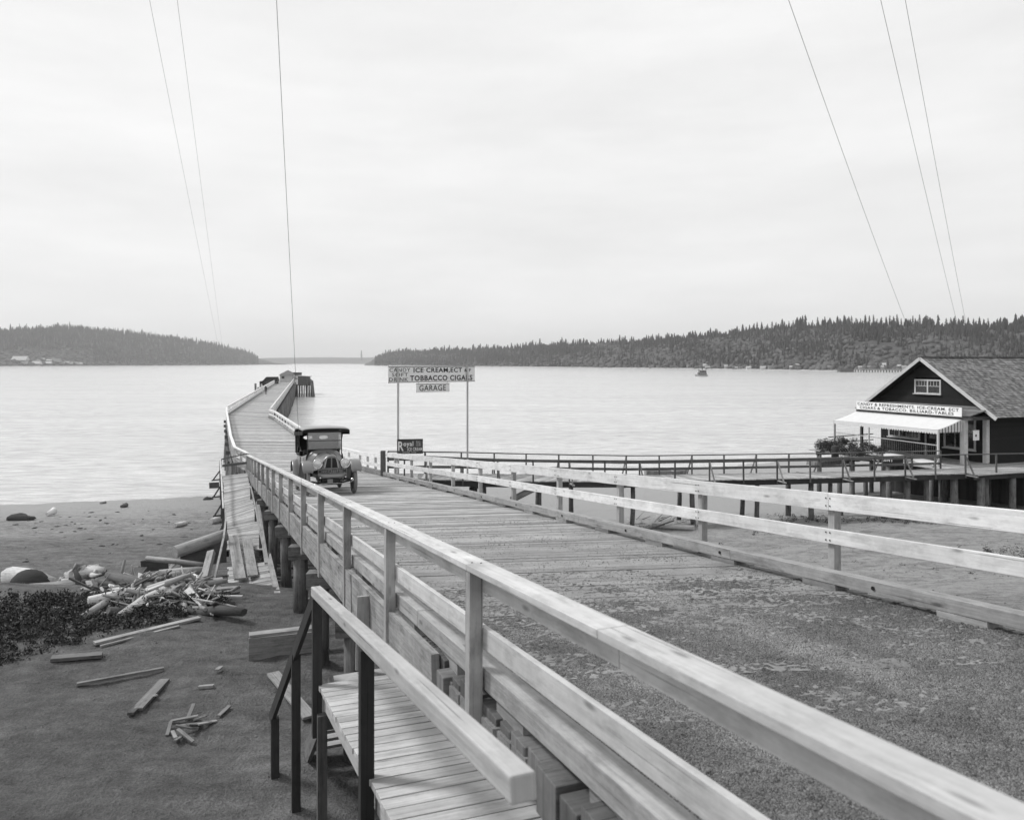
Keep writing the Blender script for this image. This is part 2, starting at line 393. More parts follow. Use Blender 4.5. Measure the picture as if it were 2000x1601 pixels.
def template_blob(rng, n=7, m_=4):
    v, f = [], []
    for i in range(m_ + 1):
        tt = math.pi * i / m_
        for k in range(n):
            a = 2 * math.pi * k / n; r = rng.uniform(.8, 1.15)
            v.append((r * math.sin(tt) * math.cos(a) * .5, r * math.sin(tt) * math.sin(a) * .5, r * math.cos(tt) * .5 + .35))
    for i in range(m_):
        for k in range(n):
            a, b_, c, d = i * n + k, i * n + (k + 1) % n, (i + 1) * n + (k + 1) % n, (i + 1) * n + k
            f.append((a, d, c)); f.append((a, c, b_))
    return np.array(v), np.array(f)
def scatter(name, mat, temps, places, kind='stuff', label=None, cat=None):
    """places: (x,y,z,scale_xy,scale_z,rot)"""
    VV, FF = [], []; off = 0; rng = np.random.RandomState(3)
    for (x, y, z, s, sz, r) in places:
        v, f = temps[rng.randint(len(temps))]
        c, s_ = math.cos(r), math.sin(r)
        q = np.empty_like(v); q[:, 0] = (v[:, 0] * c - v[:, 1] * s_) * s + x; q[:, 1] = (v[:, 0] * s_ + v[:, 1] * c) * s + y; q[:, 2] = v[:, 2] * sz + z
        VV.append(q); FF.append(f + off); off += len(v)
    VV = np.concatenate(VV).astype(np.float32); FF = np.concatenate(FF).astype(np.int32)
    me = bpy.data.meshes.new(name); me.vertices.add(len(VV)); me.vertices.foreach_set('co', VV.ravel())
    k = FF.shape[1]
    me.loops.add(FF.size); me.loops.foreach_set('vertex_index', FF.ravel()); me.polygons.add(len(FF))
    me.polygons.foreach_set('loop_start', np.arange(0, FF.size, k, dtype=np.int32)); me.update(calc_edges=True); me.validate()
    me.materials.append(mat); o = bpy.data.objects.new(name, me); C.objects.link(o); tag(o, label, cat, None, kind)
    return o
rn = random.Random(5)
CON = [template_cone(5, 8, rn) for _ in range(6)]; BLB = [template_blob(rn) for _ in range(6)]
def at_grid(grid, i, u):
    i0 = int(i); i1 = min(i0 + 1, len(grid) - 1); fr = i - i0; j0 = int(u); j1 = min(j0 + 1, len(grid[0]) - 1); g = u - j0
    a = grid[i0][j0].lerp(grid[i0][j1], g); b_ = grid[i1][j0].lerp(grid[i1][j1], g)
    return a.lerp(b_, fr)
pl = []
for _ in range(5200):        # left: dense firs from the water to the ridge
    i = rn.uniform(0, len(lg) - 12); u = rn.uniform(.6, 14.3); px = lp[int(i)]
    if px < 180 and u < 4.2: continue
    if px > 503: continue
    p = at_grid(lg, i, u); h = rn.uniform(13, 24) * (1 if rn.random() < .85 else 1.35); h *= (rn.uniform(.45, 1.2) if u > 12.5 else 1)
    pl.append((p.x, p.y, p.z - 1, h * .72, h, rn.random() * 6))
scatter('forest', M_FIR, CON, pl, label='dense fir forest covering the hill on the left shore', cat='forest')
pl = []
for _ in range(1500):
    i = rn.uniform(0, len(lg) - 3); u = rn.uniform(.2, 6); p = at_grid(lg, i, u)
    s = rn.uniform(5, 11) if lp[int(i)] < 500 else rn.uniform(2, 5)
    pl.append((p.x, p.y, p.z - 1, s * 1.6, s, rn.random() * 6))
scatter('shrubs', M_SHRUB, BLB, pl, label='low brush along the foot of the left hill', cat='shrubs')
pl = []; pl2 = []
for _ in range(13000):
    i = rn.uniform(2, len(rg) - 1.01); px = rp[int(i)]; u = rn.uniform(.3, 18.3); p = at_grid(rg, i, u)
    conif = .25 + .5 * (u / 18) + (.25 if px < 1150 else 0) + .35 * math.sin(px * .021) * math.cos(u * .5 + px * .01)
    if 1640 < px < 1830 and 3 < u < 8.5 and rn.random() < .8: continue
    if rn.random() < conif:
        h = rn.uniform(7, 15) * (rn.uniform(.35, 1.55) * (1 + .3 * math.sin(px * .11) * math.sin(px * .037)) if u > 15 else 1) * (1.25 if px < 1100 else 1)
        pl.append((p.x, p.y, p.z - 1, h * .95, h, rn.random() * 6))
    else:
        s = rn.uniform(3.5, 8) * (1.2 if px < 1200 else 1)
        pl2.append((p.x, p.y, p.z - .8, s * 1.4, s, rn.random() * 6))
scatter('forest', M_FIR, CON, pl, label='fir forest on the upper slopes of the right hill', cat='forest')
scatter('shrubs', M_SHRUB, BLB, pl2, label='leafy brush and alders on the right hillside', cat='shrubs')
rib = MB(); rws = []
for px in np.linspace(760, 2100, 120):
    D = interp(px, [(a, c) for a, b_, c in RIGHT]); X = (px - CX) / F
    rws.append([V((X * (D - 6), D - 6, -.3)), V((X * (D - 2), D - 2, 1.1 + .3 * h1(px * .1, 0, 1))), V((X * (D + 6), D + 6, 1.6))])
rib.grid([r_[::-1] for r_ in rws], True); M_SHORE = plain('shore_sand', .33, .95, .4, .05, 0)
tag(rib.build('shore', M_SHORE), kind='structure')
# skyline trees one can tell apart
def fir_mesh(seed, spread=.17, bare=.18):
    q = random.Random(seed); v, f = [], []
    n = 15
    for L in range(n):
        u = L / n; z0 = bare + (1 - bare) * u; r = spread * (1 - u) ** .75 * q.uniform(.6, 1.2) + .008
        for k in range(7):
            if q.random() < .22: continue
            a = q.random() * 6.28; b0 = len(v); ln = r * q.uniform(.6, 1.15); wd = .035 * (1.2 - u) + .01
            ca, sa = math.cos(a), math.sin(a); zt = z0 + .03 + .02 * q.random()
            v += [(0, 0, z0 + .06), (ln * ca - wd * sa, ln * sa + wd * ca, zt - .05), (ln * ca * 1.15, ln * sa * 1.15, zt - .06), (ln * ca + wd * sa, ln * sa - wd * ca, zt - .05), (ln * .5 * ca, ln * .5 * sa, z0 - .015)]
            f += [(b0, b0 + 1, b0 + 2), (b0, b0 + 2, b0 + 3), (b0 + 4, b0 + 2, b0 + 1), (b0 + 4, b0 + 3, b0 + 2)]
    me = bpy.data.meshes.new('crown'); me.from_pydata(v, [], f); me.update(); me.materials.append(M_FIR)
    tr = MB(); tr.tube([(0, 0, -.08), (0, 0, .5), (0, 0, .99)], [.014, .009, .003], 5)
    return me, tr
firs = []
for k in range(5):
    cm, tr = fir_mesh(40 + k, R.uniform(.13, .2), R.uniform(.12, .35))
    t_o = tr.build('trunk', W_BLACK); tm = t_o.data; bpy.data.objects.remove(t_o)
    firs.append((cm, tm))
def fir(p, h, label, group, k):
    o = empty('fir_tree', p, label, 'tree', group); o.rotation_euler = (0, 0, rn.random() * 6); o.scale = (h, h, h)
    for nm, me_ in (('crown', firs[k][0]), ('trunk', firs[k][1])):
        c = bpy.data.objects.new(nm, me_); C.objects.link(c); c.parent = o
for px in [1300, 1335, 1372, 1408, 1425, 1452, 1478, 1499, 1508, 1541, 1549, 1561, 1572, 1587, 1597, 1611, 1622, 1637, 1655, 1663, 1672, 1681, 1690, 1698, 1706, 1713, 1722, 1738, 1745, 1752, 1760, 1771, 1783, 1796, 1803, 1812, 1822, 1848, 1857, 1865, 1872, 1881, 1930, 1990]:
    i = (px - rp[0]) / (rp[1] - rp[0]); p = at_grid(rg, i, 18)
    h = rn.uniform(17, 24) * (1.25 if px == 1865 else 1) * (.75 if px < 1500 else 1)
    fir(V((p.x, p.y, p.z - 2)), h, 'tall fir standing above the wooded skyline of the right hill', 'tall firs on the right skyline', rn.randrange(5))
for px in [38, 52, 75, 104, 128, 136, 160, 172, 205, 213, 222, 240, 254, 262, 278, 295, 303, 318, 334, 346, 362, 377, 392, 405, 418, 433, 446, 458, 470, 478, 487, 492, 497]:
    i = (px - lp[0]) / (lp[1] - lp[0]); p = at_grid(lg, i, 14)
    fir(V((p.x, p.y, p.z - 2)), rn.uniform(24, 35), 'fir standing above the wooded skyline of the left hill', 'firs on the left skyline', rn.randrange(5))
hz = MB(); hz.box((-12000, -160, -7), (12000, 12500, 300))
m = bpy.data.materials.new('haze'); m.use_nodes = True; t = m.node_tree; t.nodes.clear()
ou = t.nodes.new('ShaderNodeOutputMaterial'); pv = t.nodes.new('ShaderNodeVolumePrincipled')
pv.inputs['Color'].default_value = g3(1.0); pv.inputs['Density'].default_value = 1.15e-4; pv.inputs['Anisotropy'].default_value = .2
t.links.new(pv.outputs[0], ou.inputs['Volume'])
hz_o = hz.build('haze', m); tag(hz_o, kind='stuff')

# ------------------------------------------------------------------ ramp and pier decks
def zl(Y): return HC - 1.95 - .0945 * Y
def zr_(Y): return HC - 1.72 - .0983 * Y
ZP = 4.3
STL = [V((lx(-4), -4, zl(-4))), V((-14.6, 42.4, zl(42.4)))]
STR = [V((rx(-4), -4, zr_(-4))), V((-8.25, 42.2, zr_(42.2)))]
PL = [V((-14.6, 42.4, zl(42.4))), V((-17.0, 47.0, ZP)), V((-20.0, 54.5, ZP)), V((-30.3, 81.5, ZP)), V((-33.2, 89.3, ZP)), V((-74.6, 244, ZP))]
PR = [V((-8.25, 42.2, zr_(42.2))), V((-10.3, 46.5, ZP)), V((-13.9, 54, ZP)), V((-25.0, 81.2, ZP)), V((-26.8, 85.0, ZP)), V((-69.3, 244, ZP))]
def planks(bm_, A, B, width, thick=.07, over=.12, gap=.012, jit=.006):
    for (a0, a1), (b0, b1) in zip(zip(A, A[1:]), zip(B, B[1:])):
        n = max(1, int(round(((a1 - a0).length + (b1 - b0).length) / 2 / width)))
        for i in range(n):
            g = gap / width
            t0, t1 = (i + g / 2) / n, (i + 1 - g / 2) / n
            p0, p1, q0, q1 = a0.lerp(a1, t0), a0.lerp(a1, t1), b0.lerp(b1, t0), b0.lerp(b1, t1)
            d = (q0 - p0).normalized(); o1, o2 = R.uniform(0, over), R.uniform(0, over)
            z = V((0, 0, R.uniform(-jit, jit))); th = V((0, 0, thick))
            c = [p1 - d * o1, q1 + d * o2, q0 + d * o2, p0 - d * o1]      # x along plank
            c = [c[3], c[2], c[1], c[0]]
            bm_.hexa([x_ + z - th for x_ in c] + [x_ + z for x_ in c])
ramp = empty('approach_ramp', (0, 10, 5), 'sloping plank roadway from the shore down to the pier, gravel at its near end', 'ramp')
bm_ = MB(); planks(bm_, STL, STR, .25, .09, .05); bm_.build('deck', W_DECK, ramp)
bm_ = MB()
for f_ in (.1, .3, .5, .7, .9):
    a = STL[0].lerp(STR[0], f_); b_ = STL[1].lerp(STR[1], f_); bm_.beam(a - V((0, 0, .27)), b_ - V((0, 0, .27)), .14, .34)
bm_.build('stringer', W_DARK, ramp)
def off(Y, side, d, h):      # point on a ramp edge shifted outward by d, raised by h over the deck
    if side < 0: return V((lx(Y) - d * .93, Y - d * .36, zl(Y) + h))
    return V((rx(Y) + d * .93, Y + d * .36, zr_(Y) + h))
y = 6.4
while y < 42:
    y2 = min(y + R.uniform(3.2, 4.4), 42.3); bm_ = MB(); o1 = R.uniform(.0, .02)
    bm_.beam(off(y, -1, .045 + o1, -.12), off(y2 - .012, -1, .045 + o1, -.12), .07, .50); bm_.build('fascia', W_FASC, ramp); y = y2
y = -3.5                        # butt ends of the deck timbers that show under the near kerb
while y < 6.3:
    w_ = R.uniform(.2, .38); d_ = R.choice([.0, .01, .02, .03, .05, .08]); ht = R.uniform(.2, .3); tp = R.uniform(.04, .13)
    bm_ = MB(); c0 = off(y + w_ / 2, -1, -.25, tp - ht / 2); c1 = off(y + w_ / 2, -1, d_, tp - ht / 2)
    bm_.beam(c0, c1, w_ - .025, ht); bm_.build('timber_end', W_TEND, ramp, bevel=.008); y += w_
bm_ = MB(); y = 9.3
while y < 42: bm_.beam(off(y, 1, .03, -.3), off(min(y + 4, 42), 1, .03, -.3), .07, .38); y += 4.01
bm_.beam(off(-3.5, 1, .03, -.3), off(9.3, 1, .03, -.3), .07, .38)
bm_.build('fascia', W_FASC, ramp)
for Y in (10.4, 13.6, 16.8, 20.4, 24.6, 28.8, 33, 37.2, 41.2):
    cb = MB(); a = off(Y, -1, .22, -.58); b_ = off(Y, 1, .3, -.58); cb.beam(a, b_, .28, .28)
    cb.build('cap_beam', W_PILE, ramp)
    for f_ in (.04, .5, .96):
        p = a.lerp(b_, f_); g = ground(p.x, p.y); pm = MB(); r = R.uniform(.125, .15)
        if p.z - .12 - g < .2: continue
        pm.tube([V((p.x + R.uniform(-.05, .05), p.y, g - .4)), V((p.x, p.y, (g + p.z) / 2)), V((p.x, p.y, p.z - .14))], [r * 1.08, r * 1.03, r], 14, rough=.06)
        pm.build('pile', W_PILE, ramp)
pier = empty('pier', (-30, 90, 0), 'long bent wooden pier on piles running out over the water', 'pier')
bm_ = MB(); planks(bm_, PL, PR, .3, .09, .06); bm_.build('deck', W_PIER, pier)
bm_ = MB()
for A, s_ in ((PL, 1), (PR, -1)):
    for a, b_ in zip(A, A[1:]):
        bm_.beam(a + V((.12 * s_, 0, -.24)), b_ + V((.12 * s_, 0, -.24)), .2, .3)
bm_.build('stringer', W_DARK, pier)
cum = 0; npile = 0; braces = MB()
def along(A, s):
    for a, b_ in zip(A, A[1:]):
        L = (b_ - a).length
        if s <= L: return a.lerp(b_, s / L)
        s -= L
    return A[-1].copy()
LL = sum((b_ - a).length for a, b_ in zip(PL, PL[1:])); LR = sum((b_ - a).length for a, b_ in zip(PR, PR[1:]))
NB = 33
for k in range(NB):
    f_ = (k + .4) / NB; a = along(PL, f_ * LL); b_ = along(PR, f_ * LR)
    cb = MB(); cb.beam(a - V((0, 0, .5)) - (b_ - a).normalized() * .25, b_ - V((0, 0, .5)) + (b_ - a).normalized() * .25, .28, .3); cb.build('cap_beam', W_DARK, pier)
    for q in (0.01, .5, .99):
        p = a.lerp(b_, q); pm = MB(); r = R.uniform(.15, .2); dx = R.uniform(-.12, .12) + (.25 * (-1 if q < .3 else 1) if q != .5 else 0)
        pm.tube([V((p.x + dx, p.y, -3)), V((p.x, p.y, ZP - .66))], [r * 1.1, r], 8, rough=.06); pm.build('pile', W_PILE, pier)
    braces.beam(a.lerp(b_, .02) - V((0, .2, .8)), a.lerp(b_, .98) - V((0, .2, 3.8)), .08, .22)
    braces.beam(a.lerp(b_, .98) - V((0, .28, .8)), a.lerp(b_, .02) - V((0, .28, 3.8)), .08, .22)
braces.build('cross_braces', W_DARK, pier)['kind'] = 'stuff'
# closely set fender piles of the far leg (dark side seen from the shore)
bm_ = MB(); s0 = PR[4]; s1 = PR[5]; L = (s1 - s0).length; n = int(L / 1.15)
for k in range(n):
    p = s0.lerp(s1, (k + .5) / n) + V((.25 + R.uniform(-.06, .06), 0, 0))
    bm_.tube([p + V((R.uniform(.1, .5), R.uniform(-.2, .2), -3 - ZP)), p + V((0, 0, -.35))], [.2, .16], 7, rough=.08)
bm_.build('fender_piles', W_PILE, pier)['kind'] = 'stuff'
bm_ = MB()       # vertical boards closing the pier side by the gangway head
for k in range(46):
    p = along(PL, .1 + k * .21); bm_.beam(p + V((-.16, 0, .02)), p + V((-.16, 0, -1.75 + R.uniform(-.08, .08))), .19, .03, up=(1, 0, 0) if False else (.93, .36, 0))
bm_.build('side_boards', W_GREY, pier)
# ------------------------------------------------------------------ railings
def railing(name, label, cat, loc): return empty(name, loc, label, cat)
rl = railing('railing', 'weathered railing with a flat cap board along the left edge of the ramp', 'railing', off(10, -1, 0, 0))
def capz(Y): return HC - .88 - .0983 * Y          # top of the left cap
def lo(Y, d, drop0, sl_=.0983): return V((lx(Y) - d * .93, Y - d * .36, HC - drop0 - sl_ * Y))
for Y in [-1.9, 5.44, 8.03, 10.57, 13.1, 15.66, 18.3, 20.9, 23.5, 26.0, 28.6, 31.2, 33.7, 36.2, 38.6, 40.6, 42.3]:
    bm_ = MB(); p = lo(Y, .06, 0); zt = capz(Y) - .045; zb = zl(Y) - (.43 if Y > 9 else .2) + R.uniform(-.03, .03)
    bm_.beam(V((p.x, p.y, zb)), V((p.x + R.uniform(-.006, .006), p.y, zt)), .1, .1, up=(-.36, .93, 0))
    bm_.build('post', W_POST, rl, bevel=.004)
js = [-3.6, 3.6, 5.44, 10.57, 15.66, 20.9, 26.0, 31.2, 36.2, 41.2]
def runs(js, fn, name, mat, parent, bev=0):
    for a, b_ in zip(js, js[1:]):
        bm_ = MB(); fn(bm_, a, b_ - .006); bm_.build(name, mat, parent, bevel=bev)
runs(js, lambda m_, a, b_: m_.beam(lo(a, .03, .88 + .022), lo(b_, .03, .88 + .022), .17, .044), 'cap_board', W_RAIL, rl, .004)
runs([j - .01 for j in js], lambda m_, a, b_: m_.beam(lo(a, -.014, .88 + .118), lo(b_, -.014, .88 + .118), .042, .145), 'top_rail', W_RAIL, rl, .004)
runs([-3.6, 5.44, 10.57, 15.66, 20.9, 26.0, 31.2, 36.2, 42.3], lambda m_, a, b_: m_.beam(lo(a, -.016, 1.40), lo(b_, -.016, 1.40), .042, .15), 'mid_rail', W_RAIL, rl, .004)
def kz(Y): return 1.64 - .003 * Y
bm0 = [-3.6, 2.1, 7.2, 12.4, 17.6, 22.8, 28, 33.2, 38.4, 42.3]
for a, b_ in zip(bm0, bm0[1:]):
    bm_ = MB(); bm_.beam(lo(a, -.09, kz(a) + .08, .0975), lo(b_ - .01, -.09, kz(b_) + .08, .0975), .155, .15); bm_.build('kerb', W_KERB, rl, bevel=.006)
y = -3
while y < 42: bm_ = MB(); bm_.beam(off(y, -1, -.12, .075), off(y + .45, -1, -.12, .075), .16, .14); bm_.build('kerb_block', W_GREY, rl); y += 1.3
rr = railing('railing', 'white two-board railing on the right edge of the ramp in front of the beach', 'railing', off(14, 1, 0, 0))
def ro(Y, d, drop0): return V((rx(Y) + d * .93, Y + d * .36, HC - drop0 - .0983 * Y))
for Y in [-1.2, 1.4, 3.9, 6.45, 9.01, 11.54, 14.0, 16.6, 19.3, 21.9, 24.6, 27.4, 30.3, 33.3]:
    bm_ = MB(); p = ro(Y, .09, 0); bm_.beam(V((p.x, p.y, zr_(Y) - .3)), V((p.x, p.y, HC - .0983 * Y - .66)), .1, .1, up=(-.36, .93, 0)); bm_.build('post', W_POST, rr, bevel=.004)
jr = [-3.6, 3.9, 9.01, 14.0, 19.3, 24.6, 30.3, 34.6]
runs(jr, lambda m_, a, b_: m_.beam(ro(a, .015, .64 + .10), ro(b_, .015, .64 + .10), .045, .20), 'top_rail', W_RAILR, rr, .004)
runs([-3.6, 6.45, 11.54, 16.6, 21.9, 27.4, 34.6], lambda m_, a, b_: m_.beam(ro(a, .016, 1.145), ro(b_, .016, 1.145), .045, .165), 'mid_rail', W_RAILR, rr, .004)
runs([-3.6, 1.0, 6.3, 10.6, 15.2, 20.2, 25.2, 30.2, 35.0], lambda m_, a, b_: m_.beam(ro(a, -.08, 1.515 + .072), ro(b_, -.08, 1.515 + .072), .15, .135), 'kerb', W_KERB, rr, .006)
y = 0
while y < 35: bm_ = MB(); bm_.beam(ro(y, -.06, 1.69), ro(y + .5, -.06, 1.69), .2, .062); bm_.build('kerb_block', W_GREY, rr); y += 1.75
y = 3.1
while y < 34:                                   # dark bolt heads on the kerb
    bm_ = MB(); p = ro(y, -.157, 1.59); bm_.tube([p, p + V((-.93, -.36, 0)) * .012], .022, 8); bm_.build('bolt_head', M_BLACK, rr); y += 2.57
for Y in (5.44, 8.03, 10.57, 13.1, 15.66):
    for a_ in (-.02, .03):
        bm_ = MB(); p = lo(Y + a_, .03 + a_, .88); bm_.tube([p - V((0, 0, .002)), p + V((0, 0, .004))], .007, 6); bm_.build('nail_head', M_BLACK, rl)
for Y in (9.01, 11.54, 14.0, 16.6, 19.3, 21.9):
    for dx, dz in ((-.03, .03), (.03, .12), (-.03, .12), (.03, .03)):
        for d0 in (.67, 1.07):
            bm_ = MB(); p = ro(Y + dx, -.01, d0 + dz); bm_.tube([p, p + V((-.93, -.36, 0)) * .006], .009, 6); bm_.build('nail_head', M_BLACK, rr)
def pier_rail(label, path, side, h=.85, step=2.5, name='pier_railing'):
    r_ = empty(name, path[0], label, 'railing', 'white railings along the pier')
    tot = sum((b_ - a).length for a, b_ in zip(path, path[1:])); n = int(tot / step)
    for k in range(n + 1):
        p = along(path, tot * k / n); bm2 = MB(); bm2.beam(p + V((0, 0, -.1)), p + V((0, 0, h)), .11, .11); bm2.build('post', W_RAILR, r_)
    for a, b_ in zip(path, path[1:]):
        for nm, z, hh in (('top_rail', h + .02, .13), ('mid_rail', h * .52, .15), ('kerb', .12, .2)):
            bm2 = MB(); d = V((side * -.08, 0, 0)); bm2.beam(a + V((0, 0, z)) + d, b_ + V((0, 0, z)) + d, .06 if nm != 'kerb' else .16, hh); bm2.build(nm, W_RAILR if nm != 'kerb' else W_GREY, r_)
        bm2 = MB(); bm2.beam(a + V((0, 0, h + .11)), b_ + V((0, 0, h + .11)), .18, .045); bm2.build('cap_board', W_RAILR, r_)
eo = V((0, 0, 0))
PLo = [p + V((.02, 0, 0)) for p in PL]; PRo = [p - V((.02, 0, 0)) for p in PR]
pier_rail('white railing on the left edge of the pier as far as its bend', PLo[:5], -1)
pier_rail('white railing on the left edge of the far pier leg, beyond the bend', [PLo[4] + V((-.05, .3, 0)), PLo[5]], -1, .95)
pier_rail('white railing on the right edge of the pier from the car to the bend', [V((rx(35.2), 35.2, zr_(35.2)))] + PRo[:5], 1)
pier_rail('white railing on the right edge of the far pier leg, leading to the hut', [PRo[4] + V((.0, .3, 0)), PRo[5]], 1, .95)
# gravel and dust lying on the near boards, thinning out down the slope
rows = []
for Y in np.linspace(-4, 13.5, 620):
    row = []
    for f_ in np.linspace(.008, .992, 150):
        x = lx(Y) + (rx(Y) - lx(Y)) * f_; z = zl(Y) + (zr_(Y) - zl(Y)) * f_
        o_ = interp(Y, [(-4, .022), (4, .016), (8, .0), (13.5, -.026)]) + .0035 * h1(x, Y, 2.1, 3) + .0035 * h1(x * 3, Y * 2.2, 2.9, 1) + .013 * R.uniform(-1, 1) - .014 * math.exp(-f_ * 14)
        row.append((x, Y, z + o_))
    rows.append(row)
bm_ = MB(); bm_.grid(rows, True)
m, t, b = base_mat('gravel_road', .95)
geo = t.nodes.new('ShaderNodeNewGeometry'); pos = geo.outputs['Position']
vo = t.nodes.new('ShaderNodeTexVoronoi'); vo.inputs['Scale'].default_value = 100; t.links.new(pos, vo.inputs['Vector'])
n1 = noise(t, pos, 1.3, 6, .65); n2 = noise(t, pos, 9, 5, .7)
x = math_n(t, 'MULTIPLY', math_n(t, 'MULTIPLY_ADD', n1, 2.0, .0), math_n(t, 'MULTIPLY_ADD', n2, .9, .55))
sepc = t.nodes.new('ShaderNodeSeparateColor'); t.links.new(vo.outputs['Color'], sepc.inputs[0])
x = math_n(t, 'MULTIPLY', x, math_n(t, 'MULTIPLY_ADD', sepc.outputs[0], 1.1, .45)); x = math_n(t, 'MULTIPLY', x, .18)
sx_ = t.nodes.new('ShaderNodeSeparateXYZ'); t.links.new(pos, sx_.inputs[0])          # packed, paler wheel tracks along the ramp
lat = math_n(t, 'MULTIPLY_ADD', math_n(t, 'SUBTRACT', math_n(t, 'MULTIPLY_ADD', sx_.outputs[1], .38, sx_.outputs[0]), 1.9), .93, math_n(t, 'MULTIPLY', n1, .5))
w1_ = math_n(t, 'ABSOLUTE', math_n(t, 'SUBTRACT', math_n(t, 'ABSOLUTE', math_n(t, 'SUBTRACT', lat, 2.45)), .72))
tk = t.nodes.new('ShaderNodeMapRange'); t.links.new(w1_, tk.inputs[0]); tk.inputs[1].default_value = .05; tk.inputs[2].default_value = .38; tk.inputs[3].default_value = 1.3; tk.inputs[4].default_value = .92
x = math_n(t, 'MULTIPLY', x, tk.outputs[0])
cmb = t.nodes.new('ShaderNodeCombineColor')
for i in range(3): t.links.new(x, cmb.inputs[i])
t.links.new(cmb.outputs[0], b.inputs['Base Color'])
bp = t.nodes.new('ShaderNodeBump'); bp.inputs['Strength'].default_value = .9; bp.inputs['Distance'].default_value = .02
t.links.new(math_n(t, 'ADD', math_n(t, 'MULTIPLY', vo.outputs['Distance'], -1.2), n2), bp.inputs['Height']); t.links.new(bp.outputs[0], b.inputs['Normal'])
tag(bm_.build('road', m), kind='structure')
def pebble(rng): 
    v, f = template_blob(rng, 6, 3); v = v.copy(); v[:, 2] = (v[:, 2] - .35) * .6; return v, f
PEB = [pebble(rn) for _ in range(6)]
pl = []
for _ in range(26000):
    Y = 1.0 + 16 * rn.random() ** 1.3; f_ = rn.uniform(.03, .97); x = lx(Y) + (rx(Y) - lx(Y)) * f_; z = zl(Y) + (zr_(Y) - zl(Y)) * f_
    if h1(x, Y, 1.7, 1) + rn.uniform(-1, 1) < -.3: continue
    s = rn.uniform(.006, .016) * (1.8 if rn.random() < .04 else 1); pl.append((x, Y, z + .018 + s * .1 if Y < 5 else z + .004 + s * .1, s, s, rn.random() * 6))
scatter('gravel', M_STONE, PEB, pl, label='loose gravel scattered over the near end of the ramp', cat='gravel')
pl = []
for _ in range(7000):
    x = rn.uniform(2, 34); Y = rn.uniform(9, 40)
    if x < rx(Y) + .3: continue
    if h1(x, Y, .5, 1) + rn.uniform(-1, 1) < .1: continue
    s = rn.uniform(.02, .07); pl.append((x, Y, ground(x, Y), s, s, rn.random() * 6))
for _ in range(9000):
    Y = rn.uniform(7, 34); x = lx(Y) - .3 - rn.uniform(0, 22) 
    if rn.random() < .5 and Y > 24: continue
    s = rn.uniform(.008, .03) * (2.2 if rn.random() < .05 else 1); pl.append((x, Y, ground(x, Y), s, s, rn.random() * 6))
scatter('shingle', M_STONE, PEB, pl, label='shingle and small stones strewn over the beach', cat='shingle')

# ------------------------------------------------------------------ lettering
def text_mesh(s, fn, w, h, mat, parent, name='lettering', bold=0.0, depth=.006, align='fit'):
    """flat letters of real thickness; fn(a, b) maps board coords (metres) to a point, n = outward normal; fills w x h"""
    cu = bpy.data.curves.new('t', 'FONT'); cu.body = s; cu.size = 1; cu.offset = bold; cu.resolution_u = 3; cu.space_character = 1.12
    ob = bpy.data.objects.new('t', cu); C.objects.link(ob); bpy.context.view_layer.update()
    dg = bpy.context.evaluated_depsgraph_get(); ev = ob.evaluated_get(dg); me0 = bpy.data.meshes.new_from_object(ev)
    bpy.data.objects.remove(ob)
    co = [v.co.copy() for v in me0.vertices]
    x0 = min(c.x for c in co); x1 = max(c.x for c in co); y0 = min(c.y for c in co); y1 = max(c.y for c in co)
    m_ = MB()
    for v in co: m_.v.append(tuple(fn((v.x - x0) / (x1 - x0) * w, (v.y - y0) / (y1 - y0) * h)))
    for p in me0.polygons:
        m_.f.append(tuple(p.vertices)); m_.sm.append(False); m_.u += [(0, 0)] * len(p.vertices)
    bpy.data.meshes.remove(me0)
    o_ = m_.build(name, mat, parent)
    so_ = o_.modifiers.new('s', 'SOLIDIFY'); so_.thickness = depth; so_.offset = 0
    return o_
# ------------------------------------------------------------------ roadside sign on two poles
A = P(758, 716, 34.5); B_ = P(927, 719, 37.2); A.z = HC - .17; B_.z = A.z; e = (B_ - A); e.z = 0; SW = e.length; e.normalize(); nrm = V((e.y, -e.x, 0))
if nrm.y > 0: nrm = -nrm
SH = .72
sg = empty('sign_stand', V((-3.7, 35.8, HC - 5.1)), 'tall two-pole roadside sign reading CANDY, SOFT DRINK, ICE CREAM, TOBBACCO, CIGARS with a GARAGE board beneath', 'sign')
sg['label'] = 'tall roadside sign on two thin poles advertising candy, ice cream, cigars and a garage'
def brd(fa, fb, z0, z1, th, name, mat):
    m_ = MB(); p = A + e * fa; q = A + e * fb; c = (z0 + z1) / 2
    m_.beam(V((p.x, p.y, c)), V((q.x, q.y, c)), th, z1 - z0); return m_.build(name, mat, sg)
brd(0, SW, A.z - SH, A.z, .03, 'sign_panel', M_SIGN)
def sf(x0, z0, d=.019): return lambda a, b_: A + e * (x0 + a) + nrm * d + V((0, 0, z0 + b_))
for z_ in (A.z, A.z - SH):
    m_ = MB(); p = A + nrm * .02; q = A + e * SW + nrm * .02; m_.beam(V((p.x, p.y, z_)), V((q.x, q.y, z_)), .03, .025); m_.build('sign_frame', M_LETTER, sg)
text_mesh('CANDY', sf(.06, -.24), 1.05, .17, M_LETTER, sg); text_mesh('SOFT', sf(.18, -.45), .82, .16, M_LETTER, sg); text_mesh('DRINK', sf(.04, -.67), .96, .17, M_LETTER, sg)
text_mesh('ICE CREAM,ECT', sf(1.28, -.31), 2.62, .25, M_LETTER, sg, bold=.025); text_mesh('TOBBACCO CIGARS', sf(1.10, -.66), 3.38, .25, M_LETTER, sg, bold=.025)
text_mesh('& F', sf(4.02, -.26), .38, .15, M_LETTER, sg, bold=.01)
gx0, gx1 = 1.42, 3.2
